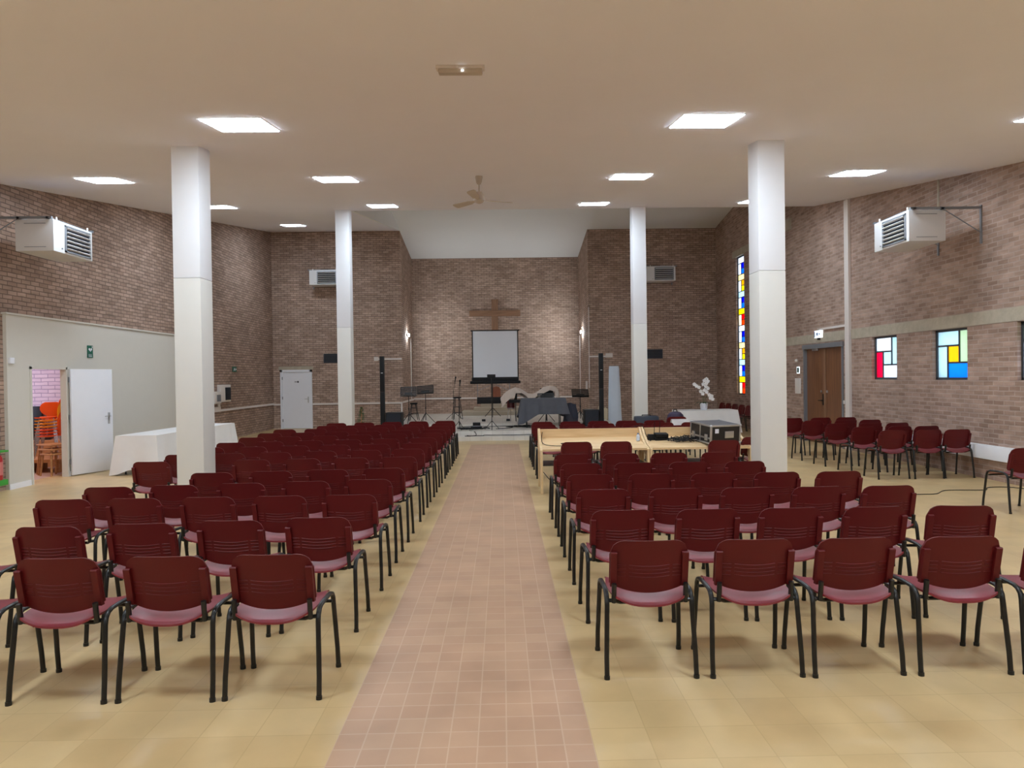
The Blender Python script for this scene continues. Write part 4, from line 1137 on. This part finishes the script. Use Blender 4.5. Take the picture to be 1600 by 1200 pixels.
# projection screen on its tripod
t = thing('projection_screen', 'square white projection screen on a tripod before the cross', 'screen', (-.235, 24.3, Z3))
MB().b2((-.82, -.004, 1.42), (.82, .004, 3.13)).build('sheet', M['screen'], t, smooth=0)
for x in (-.82, .82): MB().b2((x-.02, -.006, 1.42), (x+.02, .006, 3.13)).build('border', M['dark'], t, smooth=0)
MB().b2((-.88, -.02, 3.11), (.88, .02, 3.15), .006).build('top_rail', M['dark'], t)
MB().b2((-.86, -.03, 1.28), (.84, .03, 1.44), .01).build('drop_band', M['dark'], t)
MB().b2((-.92, -.07, 1.20), (.90, .05, 1.31), .02).build('case', M['dark'], t)
MB().b2((-.68, -.05, .48), (.52, .05, .72), .01).build('lower_box', M['dark'], t)
for x in (-.66, .50): MB().tube([(x, 0, .72), (x, 0, 1.22)], .012).build('side_rod', M['grey_metal'], t)
for s in (-1, 1): MB().tube([(s*.60-.08, 0, .95), (-.08+s*.12, 0, 1.14)], .008).build('brace', M['grey_metal'], t)
MB().tube([(-.12, .06, .15), (-.12, .06, 3.1)], .016).build('pole', M['black_metal'], t)
for k in range(3):
    a = PI/6+k*2*PI/3
    MB().tube([(-.12, .06, .33), (-.12+.33*cos(a), .06+.33*sin(a), .01)], .012).build('leg', M['black_metal'], t)

# keyboard stand under the beige blanket
t = thing('keyboard_stand', 'black keyboard on a stand under the beige blanket', 'keyboard', (.93, 21.75, Z3))
MB().b2((-.72, -.17, .60), (.72, .17, .70), .01).build('keyboard', M['dark'], t)
for x in (-.5, .5):
    for s in (-1, 1): MB().tube([(x, s*.2, 0), (x, -s*.14, .6)], .014).build('leg', M['black_metal'], t)
MB().b2((-.55, -.02, .70), (-.45, .05, 1.04)).build('speaker', M['dark'], t, smooth=0)
MB().b2((.3, -.02, .70), (.72, .05, 1.06)).build('monitor', M['dark'], t, smooth=0)
c = MB()
prof = [(-.97, .76), (-.85, .90), (-.66, 1.04), (-.5, 1.10), (-.35, 1.05), (-.1, .89), (.05, .87), (.2, .93), (.42, 1.09), (.6, 1.13), (.78, 1.11), (.86, 1.02), (.93, .78)]
def blanket(u, v):
    k = u*(len(prof)-1); i = min(int(k), len(prof)-2); f = k-i
    f = f*f*(3-2*f)
    x = prof[i][0]*(1-f)+prof[i+1][0]*f; z = prof[i][1]*(1-f)+prof[i+1][1]*f
    y = -.24 + .48*v
    hang = 0
    if v < .3:
        dd = 1-v/.3
        hang = dd*(.10+.09*max(0, sin(u*PI*1+.2))*0 + (.20 if u < .22 or u > .84 else .05) + .03*sin(u*31))
        y = -.24+.10*(1-dd)
    if v > .75: hang = (v-.75)/.25*.2
    return (x+.02*sin(v*17+u*5), y+.015*sin(u*40), z-hang+.008*sin(u*23+v*9))
c.grid(blanket, 60, 20, -.006, (0, 0, 1))
tag(c.build('blanket', M['beige_cloth'], loc=(.93, 21.75, Z3), smooth=60), 'beige blanket draped over the keyboard behind the grey table', 'blanket')
t = thing('drum', 'small dark red drum under the left end of the beige blanket', 'drum', (.28, 21.95, Z3))
MB().lathe([(0, .40), (.13, .40), (.13, .68), (0, .68)], (0, 0, 0), 18).build('shell', M['drum_red'], t)
MB().lathe([(.134, .41), (.134, .43)], (0, 0, 0), 18).build('hoop', M['silver'], t)
for k in range(3):
    a = k*2*PI/3+.4
    MB().tube([(.10*cos(a), .10*sin(a), .40), (.17*cos(a), .17*sin(a), 0)], .009).build('leg', M['chrome'], t)

# grey draped table
trestle('table', 'table under a grey cloth at the right of the stage', 'table', (1.22, 20.15, Z2), 0.0, 1.30, .60, .86)
c = draped(1.31, .61, .865, lambda u, cor: (.10 + .30*min(1, max(0, u)/.13) if u < .36 else (.12 if u > .94 else .36-.10*cor)), .05, 22, 8, flare=.07)
tag(c.build('tablecloth', M['grey_cloth'], loc=(1.22, 20.15, Z2), smooth=60), 'dark grey cloth draped over the stage table', 'tablecloth')
c = MB()
def bundle(u, v):
    a = u*2*PI
    rr = (.17+.05*sin(a*3+v*4)+.03*sin(a*7+v*9))*(1-.25*abs(v-.5)) * (1 if .02 < v < .98 else .05)
    return (rr*cos(a)*1.1, rr*sin(a)*.8, .02+.70*v)
c.grid(bundle, 36, 16)
tag(c.build('cloth_bundle', M['navy_cloth'], loc=(2.02, 20.05, Z2), smooth=60), 'dark crumpled cloth at the right end of the grey table', 'cloth')

# tall pale cover and boards at the right of the stage
t = thing('covered_board', 'tall narrow board in a pale blue white cover, right of stage', 'board', (3.70, 22.1, 0))
def cover(u, v):
    a = u*2*PI
    w = (.15+.085*min(1, v*1.0))
    z = 2.05*(1-v)
    w = .155 if z > 2.0 else .165+.06*(1-z/2.05)
    fold = 1+.05*sin(a*6+v*3)
    return (w*cos(a)*fold+.02*(1-z/2.05), .07*sin(a)*fold, z)
m = MB(); m.grid(cover, 32, 18); m.prism([(.155*cos(2*PI*i/20), .07*sin(2*PI*i/20)) for i in range(20)], 'z', 2.03, 2.045)
m.build('cover', M['pale_cover'], t, smooth=60)
t2 = tag(MB().tube([(3.97, 22.3, .0), (3.96, 22.3, .75), (3.89, 22.3, 1.62)], .014).build('wooden_stick', M['stool_wood']), 'thin wooden stick leaning beside the pale covered board', 'stick')
for x, y, w, h, lab in ((3.02, 20.75, .10, .62, 'narrow pale board leaning beside the right speaker'), (3.36, 21.9, .16, .40, 'pale board standing at the foot of the covered board')):
    m = MB(); zz = Z2 if x < 3.1 else Z3
    m.prism([(-w/2, 0), (w/2, 0), (w/2, h*.85), (w*.1, h), (-w/2, h*.9)], 'y', -.015, .015)
    tag(m.build('leaning_board', M['board'], loc=(x, y, zz if x < 3.37 else 0), smooth=0), lab, 'board')

# cables and small gear on the stage
cable('long black cable along the front stage step', [(-1.0, 18.75, .118), (-.9, 18.6, .118), (-.55, 18.65, .118), (-.5, 18.8, .118), (0, 18.7, .118), (.4, 18.72, .118), (.9, 18.8, .118), (1.5, 18.75, .118)], .010)
cable('black cable crossing the stage centre behind the microphone stand', [(-1.4, 20.5, .228), (-.9, 20.65, .228), (-.3, 20.6, .228), (.2, 20.66, .228), (.8, 20.6, .228)], .011)
cable('black cable winding to the grey draped table', [(-.2, 19.6, .229), (.15, 19.75, .229), (.3, 20.1, .229), (.1, 20.3, .229), (.5, 20.4, .229), (1.0, 19.7, .229), (1.5, 19.5, .229)], .010)
cable('black cable dropping over the left of the front step', [(-.95, 19.1, .229), (-.8, 18.96, .2), (-.75, 18.85, .118), (-.85, 18.6, .118), (-1.05, 18.5, .118)], .009)
def tangle(x, y, z, w, d, n, label, seed):
    rnd = random.Random(seed); tm = MB()
    for k in range(n):
        cx, cy = x+rnd.uniform(-w, w)*.6, y+rnd.uniform(-d, d)*.6; rr = rnd.uniform(.06, .16); pts = []
        for i in range(15):
            a = i/14*2*PI
            pts.append((cx+rr*1.5*cos(a)+rnd.uniform(-.02, .02), cy+rr*.8*sin(a)+rnd.uniform(-.02, .02), z+.012+rnd.uniform(0, .03)))
        tm.tube(pts, .009, 5)
    tag(tm.build('cable_tangle', M['dark'], smooth=60), label, 'cable', kind='stuff')
tangle(-.85, 19.7, Z2, .5, .25, 12, 'tangle of black cables left of the centre microphone stand', 21)
tangle(.55, 20.35, Z2, .5, .25, 14, 'tangle of black cables before the grey draped table', 22)
tangle(2.3, 20.5, Z2, .3, .2, 8, 'tangle of black cables beside the right bass speaker', 23)
t = thing('pedal_board', 'small black stage box among cables left of centre', 'box', (-.78, 19.75, Z2), .1)
MB().b2((-.16, -.10, 0), (.16, .10, .08), .01).build('case', M['dark'], t)
MB().b2((-.14, -.08, .08), (.14, .08, .10)).build('control_panel', M['grey_metal'], t, smooth=0)
MB().b2((-.10, -.05, .10), (.12, .04, .19), .008).build('upper_unit', M['dark'], t)
for x, y, lab in ((-.62, 21.9, 'small black connector box left of the screen tripod'), (.18, 21.9, 'small black connector box right of the screen tripod')):
    boxes('connector_box', M['dark'], lab, 'box', ((x-.06, y-.05, Z3), (x+.06, y+.05, Z3+.07)), bev=.008)

# ------------------------------------------------------------------ things in the storeroom
t = None
def shell_chair(z, kind, label, cx=-9.05, cy=13.5, rz=.3):
    t = thing('orange_chair', label, 'chair', (cx, cy, z), rz, 'stacked orange chairs in the storeroom')
    def seat(u, v):
        x = (u-.5)*2
        y = -.20+.40*v
        w = .20*(1-.12*(1-v))*(1 if .04 < v < .96 else .93)
        return (y, x*w, .44 + .02*x*x - .02*sin(PI*v) - .02*(1-v)**4)
    MB().grid(seat, 12, 10, -.012, (0, 0, 1)).build('seat', M[kind], t, smooth=50)
    def back(u, v):
        a = (u-.5)*2
        zz = .44+.36*v
        wv = .06+.15*math.sqrt(max(0, 1-((v-.62)/.40)**2)) if v > .23 else .06+.05*v/.23
        return (.19+.08*v+.03*a*a*-1, a*wv, zz)
    MB().grid(back, 12, 14, .010, (1, 0, 0)).build('backrest', M[kind], t, smooth=50)
    for sx in (-1, 1):
        for sy in (-1, 1):
            MB().tube([(sx*.12, sy*.14, .43), (sx*.20, sy*.19, 0)], .009).build('leg', M['chrome'], t)
    return t
n = 7
LB = ['lowest', 'second lowest', 'third lowest', 'middle', 'third highest', 'second highest', 'top']
for k in range(n):
    shell_chair(.26+.062*k if k else .26, 'yellow' if k in (3, 4, 5) else 'orange', 'orange plastic chair seen through the open door, %s of its stack' % LB[k])
shell_chair(.55, 'orange', 'orange plastic chair with a round back, raised behind the chair stack', -9.50, 14.35, -1.2)
boxes('crate', M['stool_wood'], 'wooden crate under the raised orange chair in the storeroom', 'crate', ((-9.85, 14.05, 0), (-9.15, 14.65, .55)))
# the bench they stand on
boxes('low_bench', M['stool_wood'], 'low wooden bench carrying the orange chair stack', 'bench', ((-9.45, 13.1, .20), (-8.6, 13.9, .26)), ((-9.40, 13.15, 0), (-9.33, 13.85, .2)), ((-8.72, 13.15, 0), (-8.65, 13.85, .2)))
for k, (x, y, h, w) in enumerate(((-8.62, 12.98, .58, .46), (-8.55, 12.86, .50, .40), (-8.48, 12.75, .42, .34))):
    t = thing('nesting_table', 'oak nesting table behind the open doorway, %s of three' % ('tallest', 'middle', 'smallest')[k], 'table', (x, y, 0), -.45, 'oak nesting tables in the storeroom')
    MB().b2((-w/2, -.19+.02*k, h-.025), (w/2, .19-.02*k, h), .006).build('top', M['stool_wood'], t)
    for sx in (-1, 1):
        for sy in (-1, 1):
            MB().tube([(sx*(w/2-.05), sy*(.15-.02*k), h-.02), (sx*(w/2+.0), sy*(.18-.02*k), 0)], .016, 8).build('leg', M['stool_wood'], t)
t = thing('armchair', 'dark armchair behind the orange chairs in the storeroom', 'armchair', (-10.15, 14.35, 0), .5)
MB().b2((-.40, -.36, .14), (.40, .36, .42), .05).build('seat', M['armchair'], t)
MB().b2((-.40, .22, .14), (.40, .42, .86), .06).build('backrest', M['armchair'], t)
for s in (-1, 1):
    MB().b2((s*.36, -.36, .14), (s*.50, .36, .62), .05).build('arm', M['armchair'], t)
    for y in (-.3, .3): MB().tube([(s*.40, y, 0), (s*.40, y, .15)], .02).build('leg', M['stool_wood'], t)
m = MB(); m.box((0, 0, .62), (.35, .03, 1.24), .004, Matrix.Rotation(math.radians(-5), 3, 'X'))
tag(m.build('leaning_board', M['dark'], loc=(-10.32, 14.88, 0)), 'dark panel leaning on the storeroom wall behind the armchair', 'panel')
